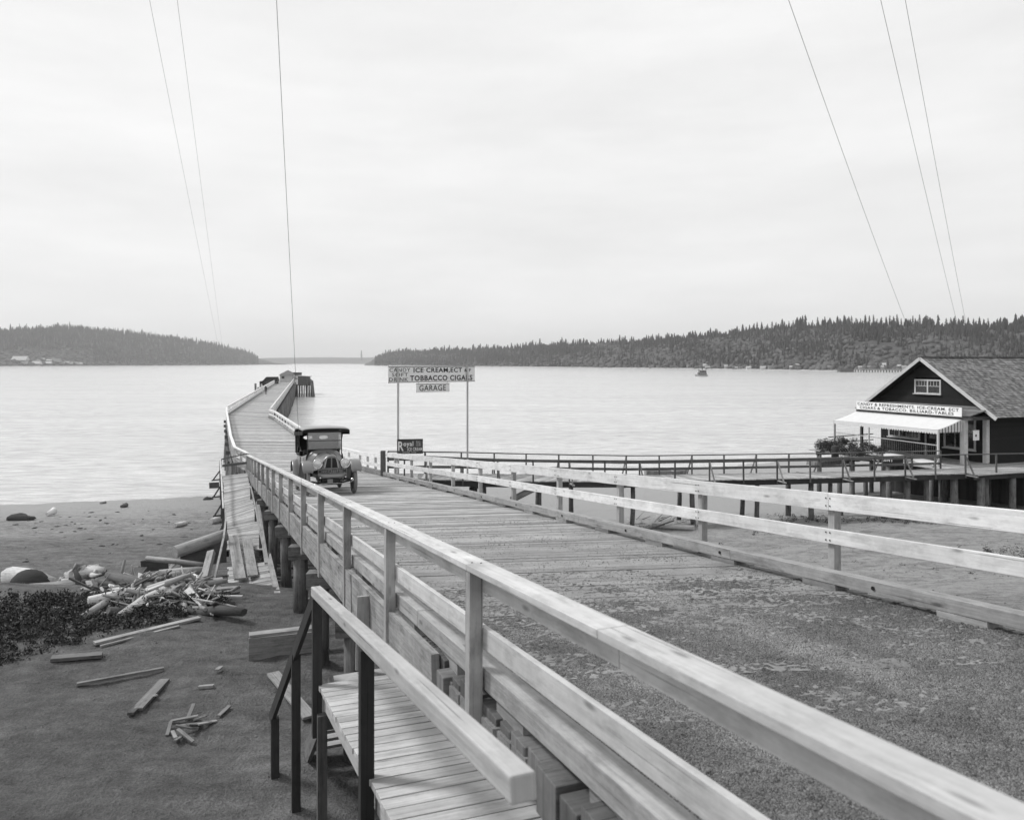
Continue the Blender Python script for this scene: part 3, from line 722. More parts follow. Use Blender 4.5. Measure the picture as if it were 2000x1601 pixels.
brd(gx0, gx1, A.z - 1.20, A.z - .80, .025, 'garage_panel', M_SIGN); text_mesh('GARAGE', sf(gx0 + .16, -1.13), 1.42, .27, M_LETTER, sg, bold=.004)
m_ = MB(); p = A + e * gx0 + nrm * .015; q = A + e * gx1 + nrm * .015; m_.beam(V((p.x, p.y, A.z - .80)), V((q.x, q.y, A.z - .80)), .03, .02); m_.build('sign_frame', M_LETTER, sg)
for gx in (gx0 + .12, gx1 - .12):
    m_ = MB(); p = A + e * gx; m_.tube([V((p.x, p.y, A.z - .8)), V((p.x, p.y, A.z - SH))], .008, 5); m_.build('hanger', M_WIRE, sg)
for gx in (.47, SW * .903):
    m_ = MB(); p = A + e * gx + nrm * .065; m_.beam(V((p.x, p.y, HC - 5.6)), V((p.x, p.y, A.z - .01)), .085, .085); m_.build('pole', M_TRIM, sg)
# small dark ice cream sign
p0 = P(775.5, 884, 34.3); p1 = P(826, 884, 34.5); p0.z = p1.z = P(800, 884, 34.7).z; e2 = (p1 - p0); e2.z = 0; w2 = e2.length; e2.normalize(); n2_ = V((e2.y, -e2.x, 0)); 
if n2_.y > 0: n2_ = -n2_
rs_ = empty('shop_sign', p0, 'small dark ice cream signboard with white lettering, standing on the walkway rail at the pole foot', 'sign')
rs_['label'] = 'small dark ice cream signboard with white lettering at the foot of the sign pole'
m_ = MB(); m_.beam(p0 + V((0, 0, .32)), p1 + V((0, 0, .32)), .03, .64); m_.build('sign_panel', M_SIGND, rs_)
def sf2(x0, z0): return lambda a, b_: p0 + e2 * (x0 + a) + n2_ * .019 + V((0, 0, z0 + b_))
text_mesh('R', sf2(.05, .13), .24, .42, M_WLETTER, rs_, bold=.02); text_mesh('oyal', sf2(.28, .27), .44, .28, M_WLETTER, rs_, bold=.02)
text_mesh('ICE CREAM', sf2(.46, .12), .66, .15, M_WLETTER, rs_, bold=.02)
text_mesh('TACOMA  WASH.', sf2(.24, .03), .62, .05, M_WLETTER, rs_)
for i_, s_ in enumerate(('TRY', 'THE', 'CREAM')): text_mesh(s_, sf2(.84, .5 - i_ * .08), .2, .05, M_WLETTER, rs_)
for a_, b_, c_, d_ in ((p0, p1, .0, 0), (p0, p1, .64, 0)):
    m_ = MB(); m_.beam(a_ + V((0, 0, c_)) + n2_ * .01, b_ + V((0, 0, c_)) + n2_ * .01, .04, .02); m_.build('sign_frame', M_BLACK, rs_)
m_ = MB(); m_.beam(p0 + V((.3, .2, 0)) - V((0, 0, 1.1)), p0 + V((.3, .2, 0)), .06, .06); m_.build('stake', W_DARK, rs_)
# ------------------------------------------------------------------ side walkway to the shop
WN = [V((-5.0, 34.3, HC - 5.1)), V((-3.4, 35.3, HC - 5.35)), V((0.2, 37.2, HC - 5.72)), V((6.0, 38.6, HC - 5.95)), V((14.4, 39.9, HC - 6.0)), V((18.6, 40.6, HC - 6.0)), V((24.2, 41.7, HC - 6.0)), V((27.8, 42.2, HC - 6.0)), V((36, 42.6, HC - 6.0))]
WF = [V((-6.0, 35.4, HC - 5.1)), V((-2.6, 37.2, HC - 5.35)), V((1.4, 39.5, HC - 5.72)), V((6.5, 40.7, HC - 5.95)), V((12.0, 41.7, HC - 6.0)), V((17.0, 42.3, HC - 6.0)), V((21.6, 43.0, HC - 6.0)), V((24.6, 43.6, HC - 6.0)), V((26.0, 43.9, HC - 6.0))]
wk = empty('walkway', (3, 38, 4), 'narrow plank walkway on posts leading across the beach to the shop', 'walkway')
m_ = MB(); planks(m_, WN, WF, .22, .05, .05); m_.build('deck', W_PIER, wk)
m_ = MB()
for A_ in (WN, WF):
    for a, b_ in zip(A_, A_[1:]): m_.beam(a - V((0, -.08, .19)), b_ - V((0, -.08, .19)), .1, .26)
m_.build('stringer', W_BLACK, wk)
def rail_run(path, parent, s0, s1, step, h, rails, brace, side, thick=.075, seed=1):
    s = s0; k = 0; pts = []
    while s <= s1:
        p = along(path, s); m2 = MB(); lean = R.uniform(-.02, .02); m2.beam(p + V((0, 0, -.25)), p + V((lean, 0, h)), thick, thick); m2.build('post', W_WALK, parent)
        if k % 2 == brace:
            m2 = MB(); q = p + V((.12 * side, -.62 * side, -.02)); m2.beam(q + V((0, 0, -.05)), p + V((0, -.04 * side, h - .08)), .05, .08); m2.build('brace', W_GREY, parent)
            m2 = MB(); m2.beam(p + V((-.06, .5 * side, -.1)), q + V((.04, -.2 * side, -.08)), .09, .05); m2.build('outrigger', W_GREY, parent)
        pts.append((p, lean)); s += step; k += 1
    for z, hh, ww in rails:
        for (a, la), (b_, lb) in list(zip(pts, pts[1:]))[::2]:
            pass
        segs = [pts[i][0] + V((0, 0, z)) for i in range(len(pts))]
        for i in range(0, len(segs) - 1, 2):
            j = min(i + 2, len(segs) - 1)
            m2 = MB(); d = V((0, -.05 * side if hh > .05 else 0, 0))
            if j - i == 2: m2.beam(segs[i] + d, segs[i + 1] + d, ww, hh); m2.beam(segs[i + 1] + d, segs[j] + d, ww, hh)
            else: m2.beam(segs[i] + d, segs[j] + d, ww, hh)
            m2.build('rail', W_WALK, parent)
nr = empty('walkway_railing', WN[2], 'thin weathered handrail with outrigger braces on the near side of the beach walkway', 'railing')
rail_run(WN, nr, 1.3, 40, 1.85, 1.0, [(1.02, .05, .11)], 0, 1)
fr = empty('walkway_railing', WF[2], 'three-bar weathered railing on the far side of the beach walkway', 'railing')
rail_run(WF, fr, .3, 32, 1.85, 1.0, [(1.02, .05, .11), (.66, .13, .04), (.30, .13, .04)], 1, -1)
def wpile(px, Y, r, top, cat='pile'):
    p = XZ(px, Y, 0); g = ground(p.x, Y); m2 = MB(); m2.tube([V((p.x + R.uniform(-.12, .12), Y, g - .5)), V((p.x + R.uniform(-.03, .03), Y, (g + top) / 2)), V((p.x, Y, top))], [r * 1.08, r, r * .95], 10, rough=.08)
    return m2.build('pile', W_PILE, wk)
for px, Y, r in [(928, 37.4, .13), (944, 38.6, .15), (1052, 39.2, .15), (1115, 40.4, .13), (1213, 41.0, .15), (1236, 39.2, .12), (1327, 42.0, .12), (1351, 40.0, .13), (1450, 42.4, .13), (1479, 40.5, .12), (1539, 42.8, .15), (1584, 41.0, .14), (1640, 43, .15), (1622, 41.4, .11), (1690, 43.2, .13), (1724, 41.5, .14), (1772, 41.8, .18), (1810, 42.0, .12), (1836, 43.4, .07), (1864, 42.2, .2), (1925, 42.8, .15)]:
    wpile(px, Y, r, HC - 6.2 if px > 1100 else HC - 5.95)
for px, Y in [(936, 38), (1110, 39.9), (1225, 40.1), (1339, 41), (1466, 41.4), (1562, 41.9), (1706, 42.3)]:
    m2 = MB(); c = XZ(px, Y, HC - 6.22 if px > 1150 else HC - 6.05); m2.beam(c + V((-.35, -1.25, 0)), c + V((.35, 1.25, 0)), .16, .2); m2.build('cap_beam', W_BLACK, wk)
lg_ = MB(); lg_.tube([P(1000, 975, 37.5), P(1080, 936, 38.6)], [.16, .13], 10, rough=.08); tag(lg_.build('log', W_GREY), 'pale log propped diagonally under the beach walkway', 'log')
gp = MB(); gp.beam(P(748, 928, 34.9), P(748, 880, 34.9), .2, .2); tag(gp.build('gate_post', W_DARK), 'stout dark post where the walkway leaves the ramp', 'post')
# ------------------------------------------------------------------ the shop
ZD = HC - 6.0
fd = V((-.36, 1.0, 0)).normalized() * 1.0; fdl = V((-.36, 1.0, 0)); rd = V((fd.y, -fd.x, 0))  # along the front, towards the back
H0 = V((28.5, 45.9, ZD))
def hp(s, d, z): return H0 + fd * s + rd * d + V((0, 0, z))       # s along the front, d depth behind the front wall, z above deck
S0, S1 = 0.0, 8.4; SA = 4.1; OH = .9; DB = 15
house = empty('shop', hp(4, 0, 0), 'dark-sided waterfront shop with a shingled gable roof and white trim', 'building')
def hbox(s0, s1, d0, d1, z0, z1, name, mat, parent=None, bevel=0):
    m2 = MB(); m2.hexa([hp(s0, d0, z0), hp(s0, d1, z0), hp(s1, d1, z0), hp(s1, d0, z0), hp(s0, d0, z1), hp(s0, d1, z1), hp(s1, d1, z1), hp(s1, d0, z1)])
    return m2.build(name, mat, parent or house, bevel=bevel)
EZ = 3.26; AZ = 6.33; slope = (AZ - EZ) / 4.6
def roofz(s): return AZ - abs(s - SA) * slope
# clapboard walls: overlapping boards
def wall(s0, s1, d, z0, z1, holes, name='wall', gable=False, along_s=True, n_out=-1):
    m2 = MB(); z = z0
    while z < z1 - .01:
        zt = min(z + .14, z1)
        a0, a1 = s0, s1
        if gable:
            zz_ = zt + .12; k = (AZ - zz_) / slope
            a0, a1 = max(s0, SA - k), min(s1, SA + k)
            if a1 - a0 < .1: break
        segs = [(a0, a1)]
        for (h0, h1_, hz0, hz1) in holes:
            if zt > hz0 + .01 and z < hz1 - .01:
                ns = []
                for (p, q) in segs:
                    if h1_ <= p or h0 >= q: ns.append((p, q)); continue
                    if h0 > p: ns.append((p, h0))
                    if h1_ < q: ns.append((h1_, q))
                segs = ns
        for p, q in segs:
            if along_s: c = [hp(p, d - .02, z), hp(p, d + .1, z), hp(q, d + .1, z), hp(q, d - .02, z), hp(p, d, zt), hp(p, d + .1, zt), hp(q, d + .1, zt), hp(q, d, zt)]
            else: c = [hp(d - .02, p, z), hp(d - .02, q, z), hp(d + .1, q, z), hp(d + .1, p, z), hp(d, p, zt), hp(d, q, zt), hp(d + .1, q, zt), hp(d + .1, p, zt)]
            m2.hexa(c)
        z = zt
    return m2.build(name, M_HOUSE, house)
W1 = (.95, 2.95, .75, 2.75); W2 = (5.0, 7.35, 1.05, 2.62); DR = (3.4, 4.5, 0.0, 2.5); WG = (3.0, 5.05, 3.95, 4.95)
wall(S0, S1 - .25, 0, 0, 3.0, [W1, W2, DR]); wall(S0 - .2, S1, -.3, 2.95, AZ, [WG], 'gable_wall', True)
wall(.12, DB, S0, 0, 3.3, [], along_s=False); wall(.12, DB, S1 - .35, 0, 3.3, [], along_s=False)
hbox(S0 + .1, S1 - .4, .12, DB - .1, 3.05, 3.12, 'ceiling', M_HOUSE); hbox(S0, S1 - .25, DB, DB + .1, 0, 3.2, 'wall', M_HOUSE)
hbox(S0 + .2, S1 - .5, 6, 6.1, 0, 3.0, 'partition', M_HOUSE)
def window(s0, s1, z0, z1, d, mull, bars, tw=.12):
    f_ = hbox(s0 - tw, s0, d - .06, d + .06, z0 - tw, z1 + tw, 'window', M_TRIM)
    hbox(s1, s1 + tw, d - .06, d + .06, z0 - tw, z1 + tw, 'frame', M_TRIM, f_); hbox(s0, s1, d - .06, d + .06, z1, z1 + tw, 'frame', M_TRIM, f_)
    hbox(s0, s1, d - .06, d + .06, z0 - tw, z0, 'frame', M_TRIM, f_); hbox(s0 - tw - .06, s1 + tw + .06, d - .14, d - .065, z0 - tw - .02, z0 - tw + .04, 'sill', M_TRIM, f_)
    hbox(s0, s1, d + .0, d + .012, z0, z1, 'pane', M_GLASS, f_)
    for a in mull: hbox(a - .05, a + .05, d - .05, d - .002, z0, z1, 'mullion', M_TRIM, f_)
    for kind, a, b0, b1 in bars:
        if kind == 'h': hbox(b0, b1, d - .03, d - .003, a - .018, a + .018, 'glazing_bar', M_TRIM, f_)
        else: hbox(a - .014, a + .014, d - .028, d - .004, b0, b1, 'glazing_bar', M_TRIM, f_)
window(W1[0], W1[1], W1[2], W1[3], 0, [], [('v', 1.6, .75, 2.75), ('v', 2.28, .75, 2.75), ('h', 1.75, W1[0], W1[1])])
window(W2[0], W2[1], W2[2], W2[3], 0, [6.55], [('h', 1.75, W2[0], W2[1]), ('h', 2.3, W2[0], W2[1]), ('v', 5.5, 1.05, 2.62), ('v', 6.0, 1.05, 2.62), ('v', 6.95, 1.05, 2.62)])
window(3.12, 4.93, 4.07, 4.83, -.3, [4.02], [('h', 4.5, 3.12, 4.93)] + [('v', v_, 4.5, 4.83) for v_ in (3.35, 3.57, 3.8, 4.26, 4.48, 4.7)], .1)
dr = hbox(3.5, 4.4, .03, .08, .02, 2.4, 'door', M_HOUSE); hbox(3.4, 3.5, -.05, .07, 0, 2.5, 'door_frame', M_TRIM, dr); hbox(4.4, 4.5, -.05, .07, 0, 2.5, 'door_frame', M_TRIM, dr); hbox(3.5, 4.4, -.05, .07, 2.4, 2.5, 'door_frame', M_TRIM, dr)
hbox(3.7, 4.2, .02, .028, 1.1, 2.2, 'pane', M_GLASS, dr)
# roof: courses of shingles
def roof_side(sg_):
    m2 = MB(); n = 30; L = 5.3
    for k in range(n):
        t0 = k / n * L; t1 = (k + 1) / n * L; s_0 = SA + sg_ * t0; s_1 = SA + sg_ * (t1 + .015)
        z0_ = AZ - t0 * slope; z1_ = AZ - (t1 + .015) * slope; d = -OH + .02
        lift = .028
        while d < DB:
            w_ = R.uniform(.12, .26); j = R.uniform(-.008, .012); e1 = min(d + w_ - .006, DB)
            c = [hp(s_0, d, z0_), hp(s_0, e1, z0_), hp(s_1 + sg_ * j, e1, z1_ + lift), hp(s_1 + sg_ * j, d, z1_ + lift)]
            up = V((0, 0, .02)); lo_ = [x_ - V((0, 0, .0)) for x_ in c]; hi_ = [x_ + up for x_ in c]
            if sg_ > 0: m2.hexa(lo_ + hi_)
            else: m2.hexa([lo_[1], lo_[0], lo_[3], lo_[2], hi_[1], hi_[0], hi_[3], hi_[2]])
            d += w_
    m2.build('roof', M_SHINGLE, house)
    m2 = MB(); up = V((0, 0, -.01)); a = hp(SA, -OH, AZ - .03); b_ = hp(SA + sg_ * 5.25, -OH, AZ - 5.25 * slope - .03)
    a2 = hp(SA, DB, AZ - .03); b2 = hp(SA + sg_ * 5.25, DB, AZ - 5.25 * slope - .03)
    m2.hexa([a - V((0, 0, .05)), a2 - V((0, 0, .05)), b2 - V((0, 0, .05)), b_ - V((0, 0, .05)), a, a2, b2, b_]); m2.build('roof_boards', M_HOUSE, house)
    m2 = MB(); m2.beam(hp(SA, -OH - .02, AZ - .06), hp(SA + sg_ * 5.3, -OH - .02, AZ - 5.3 * slope - .06), .045, .2); m2.build('bargeboard', M_TRIM, house)
M_SHINGLE = wood('roof_shingles', .17, .4, .45, .55, .9, .4)
roof_side(1); roof_side(-1)
m2 = MB(); m2.beam(hp(SA, -OH, AZ + .05), hp(SA, DB, AZ + .05), .22, .05); m2.build('ridge_cap', M_SHINGLE, house)
# porch roof, pillars
PD = -2.0
m2 = MB()
for k in range(8):
    t0, t1 = k / 8, (k + 1) / 8; z0_ = 3.36 - .44 * t0; z1_ = 3.36 - .44 * t1 - .0; d0 = -.31 + (PD - .15 + .31) * t0; d1 = -.31 + (PD - .15 + .31) * t1
    m2.hexa([hp(S0 - .55, d1, z1_ - .05), hp(S0 - .55, d0, z0_ - .05), hp(S1 - .1, d0, z0_ - .05), hp(S1 - .1, d1, z1_ - .05), hp(S0 - .55, d1, z1_ + .015), hp(S0 - .55, d0, z0_), hp(S1 - .1, d0, z0_), hp(S1 - .1, d1, z1_ + .015)])
m2.build('porch_roof', M_SHINGLE, house)
hbox(S0 - .5, S1 - .1, PD - .05, PD + .07, 2.64, 2.84, 'porch_beam', W_DARK); hbox(S0 - .5, S0 - .38, PD + .08, -.03, 2.64, 2.84, 'porch_beam', W_DARK)
hbox(S0 - .45, S1 - .2, PD + .1, -.03, 2.86, 2.88, 'porch_ceiling', M_HOUSE)
for s_, d_, w_ in ((-.02, PD, .3), (-.02, -.22, .26)):
    hbox(s_, s_ + w_, d_, d_ + w_, 0, 2.64, 'pillar', M_TRIM, bevel=.01)
hbox(S1 - .55, S1 - .4, PD, PD + .15, 0, 2.64, 'pillar', W_DARK)
hbox(S0 - .3, S1, -.1, DB, -.18, -.005, 'floor', W_DARK)
# awning of white canvas with a scalloped valance
AD = PD - 2.0; AZ1 = 2.66; AZ0 = 2.10; a0, a1 = .05, S1 - .15
aw = MB(); rows = []
for i in range(13):
    t_ = i / 12; rows.append([hp(a0 + (a1 - a0) * k / 40, PD - .1 + (AD - PD + .1) * t_, AZ1 + (AZ0 - AZ1) * t_ - .05 * math.sin(math.pi * t_) * (1 + .3 * math.sin(k * 1.1))) for k in range(41)])
aw.grid(rows, True); awo = aw.build('awning', M_CANVAS, house); sm = awo.modifiers.new('s', 'SOLIDIFY'); sm.thickness = .012
va = MB(); n = 44
for k in range(n):
    s_0 = a0 + (a1 - a0) * k / n; s_1 = a0 + (a1 - a0) * (k + 1) / n; m_s = (s_0 + s_1) / 2
    va.poly([hp(s_0, AD, AZ0 - .02), hp(s_1, AD, AZ0 - .02), hp(s_1, AD - .01, AZ0 - .17), hp(m_s + .04, AD - .01, AZ0 - .25), hp(m_s - .04, AD - .01, AZ0 - .25), hp(s_0, AD - .01, AZ0 - .17)])
n = 16
for k in range(n):           # side curtain
    t0, t1 = k / n, (k + 1) / n; d0 = AD + (PD - AD - .1) * t0; d1 = AD + (PD - AD - .1) * t1; zt0 = AZ0 + (AZ1 - AZ0) * t0; zt1 = AZ0 + (AZ1 - AZ0) * t1; x_ = .03 * (k % 2)
    va.poly([hp(a0 - x_, d0, zt0 - .03), hp(a0 + .03 - x_, d1, zt1 - .03), hp(a0 + .03 - x_, d1, AZ0 - .12), hp(a0, (d0 + d1) / 2, AZ0 - .2), hp(a0 - x_, d0, AZ0 - .12)])
vo_ = va.build('valance', M_CANVAS, awo); sm = vo_.modifiers.new('s', 'SOLIDIFY'); sm.thickness = .008
for s_, w_, mat_ in ((.02, .1, M_TRIM), (5.2, .07, M_TRIM), (8.2, .09, W_GREY)): hbox(s_, s_ + w_, AD - .0, AD + w_, 0, AZ0 - .03, 'awning_post', mat_, awo)
hbox(a0, a1, AD + .01, AD + .06, AZ0 - .09, AZ0 - .04, 'awning_bar', M_TRIM, awo)
# long shop sign
ss = empty('shop_sign', hp(4, PD - .12, 2.8), 'long white signboard above the awning listing candy, cigars and billiard tables', 'sign')
a_ = hbox(.02, 8.15, PD - .17, PD - .13, 2.82, 3.36, 'sign_panel', M_SIGNW, ss)
def sf3(s_start, z0): return lambda a, b_: hp(s_start - a, PD - .178, z0 + b_)
text_mesh('CANDY & REFRESHMENTS. ICE-CREAM. ECT', sf3(8.05, 3.12), 7.85, .18, M_LETTER, ss, bold=.012)
text_mesh('CIGARS & TOBACCO. BILLIARD-TABLES', sf3(7.85, 2.88), 7.3, .18, M_LETTER, ss, bold=.012)
nb = empty('notice_board', hp(-.3, PD + .6, 1.8), 'small white notice hanging beside the porch pillar', 'notice')
hbox(-.32, -.29, PD + .36, PD + .82, 1.45, 2.0, 'notice', M_SIGNW, nb); hbox(-.325, -.322, PD + .5, PD + .62, 1.66, 1.8, 'mark', M_LETTER, nb)
hbox(-.31, -.3, PD + .3, PD + .84, 2.0, 2.05, 'bracket', M_TRIM, nb)
# patio deck the shop stands on, with its piles
pt = empty('patio', hp(4, -4, 0), 'plank patio deck on piles in front of the shop', 'deck')
c_far = [hp(9.6, -4.6, 0), hp(9.6, 0, 0)]
m2 = MB(); n = 52
for k in range(n):
    s_0 = -3.3 + 13 * k / n; s_1 = s_0 + 13 / n - .012; m2.hexa([hp(s_0, -4.9, -.055 + .002), hp(s_0, 3, -.053), hp(s_1, 3, -.053), hp(s_1, -4.9, -.053), hp(s_0, -4.9, -.006), hp(s_0, 3, -.006), hp(s_1, 3, -.006), hp(s_1, -4.9, -.006)])
m2.build('deck', W_PIER, pt)
for s_, d_ in [(-3, 2), (-3, -2), (0, -4.6), (3, -4.6), (6, -4.6), (9, -4.6), (0, 0), (3, 0), (6, 0), (9, 0), (9, 3), (0, 5), (4, 5), (8, 5), (0, 10), (4, 10), (8, 10), (-2.5, 5), (-3, -4.4)]:
    p = hp(s_, d_, 0); g = ground(p.x, p.y); m2 = MB(); r = R.uniform(.14, .19); m2.tube([V((p.x, p.y, min(g, -.5) - .4)), V((p.x, p.y, ZD - .2))], [r, r * .95], 10, rough=.07); m2.build('pile', W_PILE, pt)
for s_ in (-3, 0, 3, 6, 9):
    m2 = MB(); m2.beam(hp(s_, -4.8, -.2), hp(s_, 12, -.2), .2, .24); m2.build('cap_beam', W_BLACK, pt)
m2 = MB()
for k in range(64):           # dark boards added under the shop to deepen the shade there
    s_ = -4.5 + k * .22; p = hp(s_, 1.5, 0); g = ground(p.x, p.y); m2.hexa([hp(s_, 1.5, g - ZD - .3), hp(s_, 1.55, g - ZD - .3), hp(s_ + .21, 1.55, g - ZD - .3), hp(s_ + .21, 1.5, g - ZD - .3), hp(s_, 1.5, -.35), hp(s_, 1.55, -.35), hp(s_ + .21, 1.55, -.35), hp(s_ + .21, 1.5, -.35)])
m2.build('added_shade_boards', W_BLACK, pt)
m2 = MB()
for k in range(50):
    d_ = -4.6 + k * .3; p = hp(-3.6, d_, 0)
# wire fence round the patio
wf = empty('wire_fence', hp(4, AD, 0), 'light wire fence strung between the awning posts of the patio', 'fence')
m2 = MB(); k = 0
while k < 58:
    s_ = .25 + k * .14; h_ = 1.28 + R.uniform(-.08, .2) * (k % 3 == 0); m2.tube([hp(s_, AD + .05, .35), hp(s_ + R.uniform(-.02, .02), AD + .05, h_)], .0045, 4, cap=False); k += 1
m2.build('wires', M_IRON, wf)
m2 = MB(); m2.beam(hp(.12, AD + .07, 1.2), hp(8.2, AD + .07, 1.28), .03, .05); m2.build('top_bar', M_TRIM, wf)
m2 = MB()
for k in range(20):
    d_ = AD + .1 + k * .15; m2.tube([hp(8.25, d_, .35), hp(8.25, d_, 1.35 + R.uniform(-.05, .1))], .0045, 4, cap=False)
m2.build('wires', M_IRON, wf)
for zz_ in (.55, .95):
    m2 = MB(); m2.beam(hp(8.35, AD - .4, zz_), hp(8.35, PD + 1.5, zz_ + .1), .04, .06); m2.build('rail', W_DARK, wf)
# planter with bushes
def leafy(name, mat, centers, n, size, parent=None, flat=1.0):
    v, f = [], []; q = random.Random(len(centers) * 7 + n)
    for c, rad in centers:
        for _ in range(n):
            d = V((q.gauss(0, 1), q.gauss(0, 1), q.gauss(0, 1))).normalized() * rad * (q.random() ** .4); d.z *= flat
            p = V(c) + d; s = size * q.uniform(.5, 1.4); a = V((q.gauss(0, 1), q.gauss(0, 1), q.gauss(0, 1))).normalized(); b_ = a.orthogonal().normalized(); b0 = len(v)
            v += [tuple(p - a * s), tuple(p + b_ * s * .4), tuple(p + a * s), tuple(p - b_ * s * .4)]; f.append((b0, b0 + 1, b0 + 2, b0 + 3))
    me = bpy.data.meshes.new(name); me.from_pydata(v, [], f); me.update(); me.materials.append(mat); o = bpy.data.objects.new(name, me); C.objects.link(o)
    if parent: o.parent = parent; o.location = -V(parent.location)
    return o
for i_, (px, py, Y, w_, h_, lab) in enumerate([(1623, 869, 51.0, .75, .6, 'small dark bush spilling from the far corner of the patio'), (1662, 872, 50.0, 1.1, .72, 'broad dark bush in the patio planter, left of the shop window'), (1700, 880, 48.6, 1.3, .45, 'low dark bush under the shop window, on the patio edge')]):
    c = P(px, py, Y); bu = empty('bush', V((c.x, c.y, c.z - h_)), lab, 'bush', 'bushes on the patio')
    cs = [(c + V((R.uniform(-w_, w_), R.uniform(-.5, .5), R.uniform(-h_ * .5, h_ * .45))), R.uniform(.22, .5)) for _ in range(16)]
    leafy('foliage', M_LEAF2, cs, 170, .06, bu)
    m2 = MB()
    for _ in range(5): m2.tube([V((c.x, c.y, c.z - h_)), V((c.x + R.uniform(-w_ * .6, w_ * .6), c.y, c.z + .1))], [.025, .01], 5)
    m2.build('stems', W_BLACK, bu)
# upturned pale boats and the BOATS RENT board
def boat(name, c, L, wd, ht, ang, mat, label, flip=False, pitch=0, extra_text=None):
    b_o = empty(name, c, label, 'boat'); d = V((math.cos(ang), math.sin(ang), 0)); s = V((-d.y, d.x, 0)); rows = []
    for i in range(13):
        t_ = i / 12 * 2 - 1; hw = wd / 2 * (1 - abs(t_) ** 2.6) ** .8 + .015 if t_ > 0 else wd / 2 * (1 - .35 * t_ * t_); sheer = .18 * ht * t_ * t_; rw = []
        for k in range(9):
            a = math.pi * k / 8; x_ = -math.cos(a) * hw; z_ = -math.sin(a) ** .7 * ht + sheer
            if flip: z_ = -z_
            rw.append(V(c) + d * (t_ * L / 2) + s * x_ + V((0, 0, z_ + (0 if flip else ht) + t_ * pitch)))
        rows.append(rw)
    m2 = MB(); m2.grid(rows, True); m2.poly(rows[0]); h_ = m2.build('hull', mat, b_o); sm = h_.modifiers.new('s', 'SOLIDIFY'); sm.thickness = .03
    for k in (0, 8):
        m2 = MB(); m2.tube([r_[k] for r_ in rows], .035, 6); m2.build('gunwale', W_GREY, b_o)
    if not flip:
        for i in (4, 8):
            m2 = MB(); m2.beam(rows[i][0] - V((0, 0, .1)), rows[i][8] - V((0, 0, .1)), .22, .03); m2.build('thwart', W_GREY, b_o)
    return b_o
boat('rowing_boat', P(1700, 880, 49.3) + V((0, 0, -.35)), 5.2, 1.3, .34, 2.0, M_CANVAS, 'pale upturned rowing boat below the bushes on the patio', True)
boat('rowing_boat', P(1812, 906, 46.2) + V((0, 0, -.15)), 3.0, 1.0, .38, 1.6, M_CANVAS, 'pale upturned boat on trestles beside the awning post', True)
boat('rowing_boat', P(1625, 868, 54.5) + V((0, 0, -1.3)), 3.6, 1.3, .4, .3, W_GREY, 'grey boat hull behind the corner bush of the patio', True)
boat('rowing_boat', V((14.2, 70.5, .02)), 4.0, 1.35, .5, .12, W_GREY, 'open rowing boat drawn up at the waterline behind the walkway')
br = empty('rental_board', P(1715, 920, 46.5), 'dark board propped on the patio with white letters BOATS RENT', 'sign')
q0, q1 = P(1676, 925, 47.0), P(1764, 929, 45.2); q0.z = q1.z = ZD + .02; ee = (q1 - q0).normalized(); nn_ = V((ee.y, -ee.x, 0)); nn_ = nn_ if nn_.y < 0 else -nn_
m2 = MB(); m2.beam(q0 + V((0, 0, .2)), q1 + V((0, 0, .2)), .03, .4); m2.build('board', M_BLACK, br)
text_mesh('BOATS  RENT', lambda a, b_: q0 + ee * (.35 + a) + nn_ * .02 + V((0, 0, .1 + b_)), (q1 - q0).length - .9, .2, M_WLETTER, br, bold=.02)
m2 = MB(); 
for f_ in (.25, .75):
    p = q0.lerp(q1, f_); m2.beam(p - nn_ * .35, p - nn_ * .03 + V((0, 0, .38)), .04, .04)
m2.build('props', W_DARK, br)
bb = MB(); c = P(1662, 918, 47.2); bb.tube([V((c.x, c.y, ZD)), V((c.x, c.y, ZD + .22))], [.55, .42], 14); tag(bb.build('rope_coil', M_BLACK), 'dark round coil lying on the patio left of the boat board', 'coil')
bb = MB(); c = P(1631, 905, 47.5); bb.tube([V((c.x, c.y, ZD)), V((c.x, c.y, ZD + .85))], [.22, .2], 12, rough=.06); tag(bb.build('mooring_post', W_BLACK), 'stout black mooring post at the far corner of the walkway', 'post')
# trestle by the awning post
ts = empty('trestle', V((24.2, 45.2, ZD)), 'low dark trestle holding up the pale boat by the awning post', 'trestle')
for dx in (-.5, .5):
    for sx in (-.3, .3):
        m2 = MB(); c = P(1812, 906, 46.2); m2.beam(V((c.x + dx * .3 + sx, c.y + dx * 2, ZD)), V((c.x + dx * .3, c.y + dx * 2, c.z - .15)), .06, .06); m2.build('leg', W_DARK, ts)
# ------------------------------------------------------------------ touring car
M_CAR = plain('car_paint', .16, .32, .12, 3, .0, 0, .6); M_CARD = plain('car_dark_paint', .02, .35, .2, 3, 0, 0, .5)
M_TOPC = plain('canvas_top', .30, .8, .15, 5, .2); M_TOPIN = plain('canvas_lining', .015, .9, .2, 5, .1)
M_TYRE = plain('tyre_rubber', .17, .85, .3, 8, .1); M_SPOKE = plain('wheel_wood', .05, .5, .2, 6, 0)
M_NICKEL = plain('nickel', .75, .22, .1, 4, 0, 1.0); M_LENS = plain('lamp_lens', .62, .15, .3, 20, .1, .4, .6)
M_SEAT = plain('seat_leather', .02, .5, .3, 12, .3); M_FEND = plain('fender_paint', .19, .28, .1, 3, 0, 0, .6)
mw, t, b = base_mat('windscreen_glass'); t.nodes.remove(b); tr_ = t.nodes.new('ShaderNodeBsdfTransparent'); tr_.inputs[0].default_value = g3(.8)
gl = t.nodes.new('ShaderNodeBsdfGlossy'); gl.inputs['Roughness'].default_value = .08; gl.inputs[0].default_value = g3(.8)
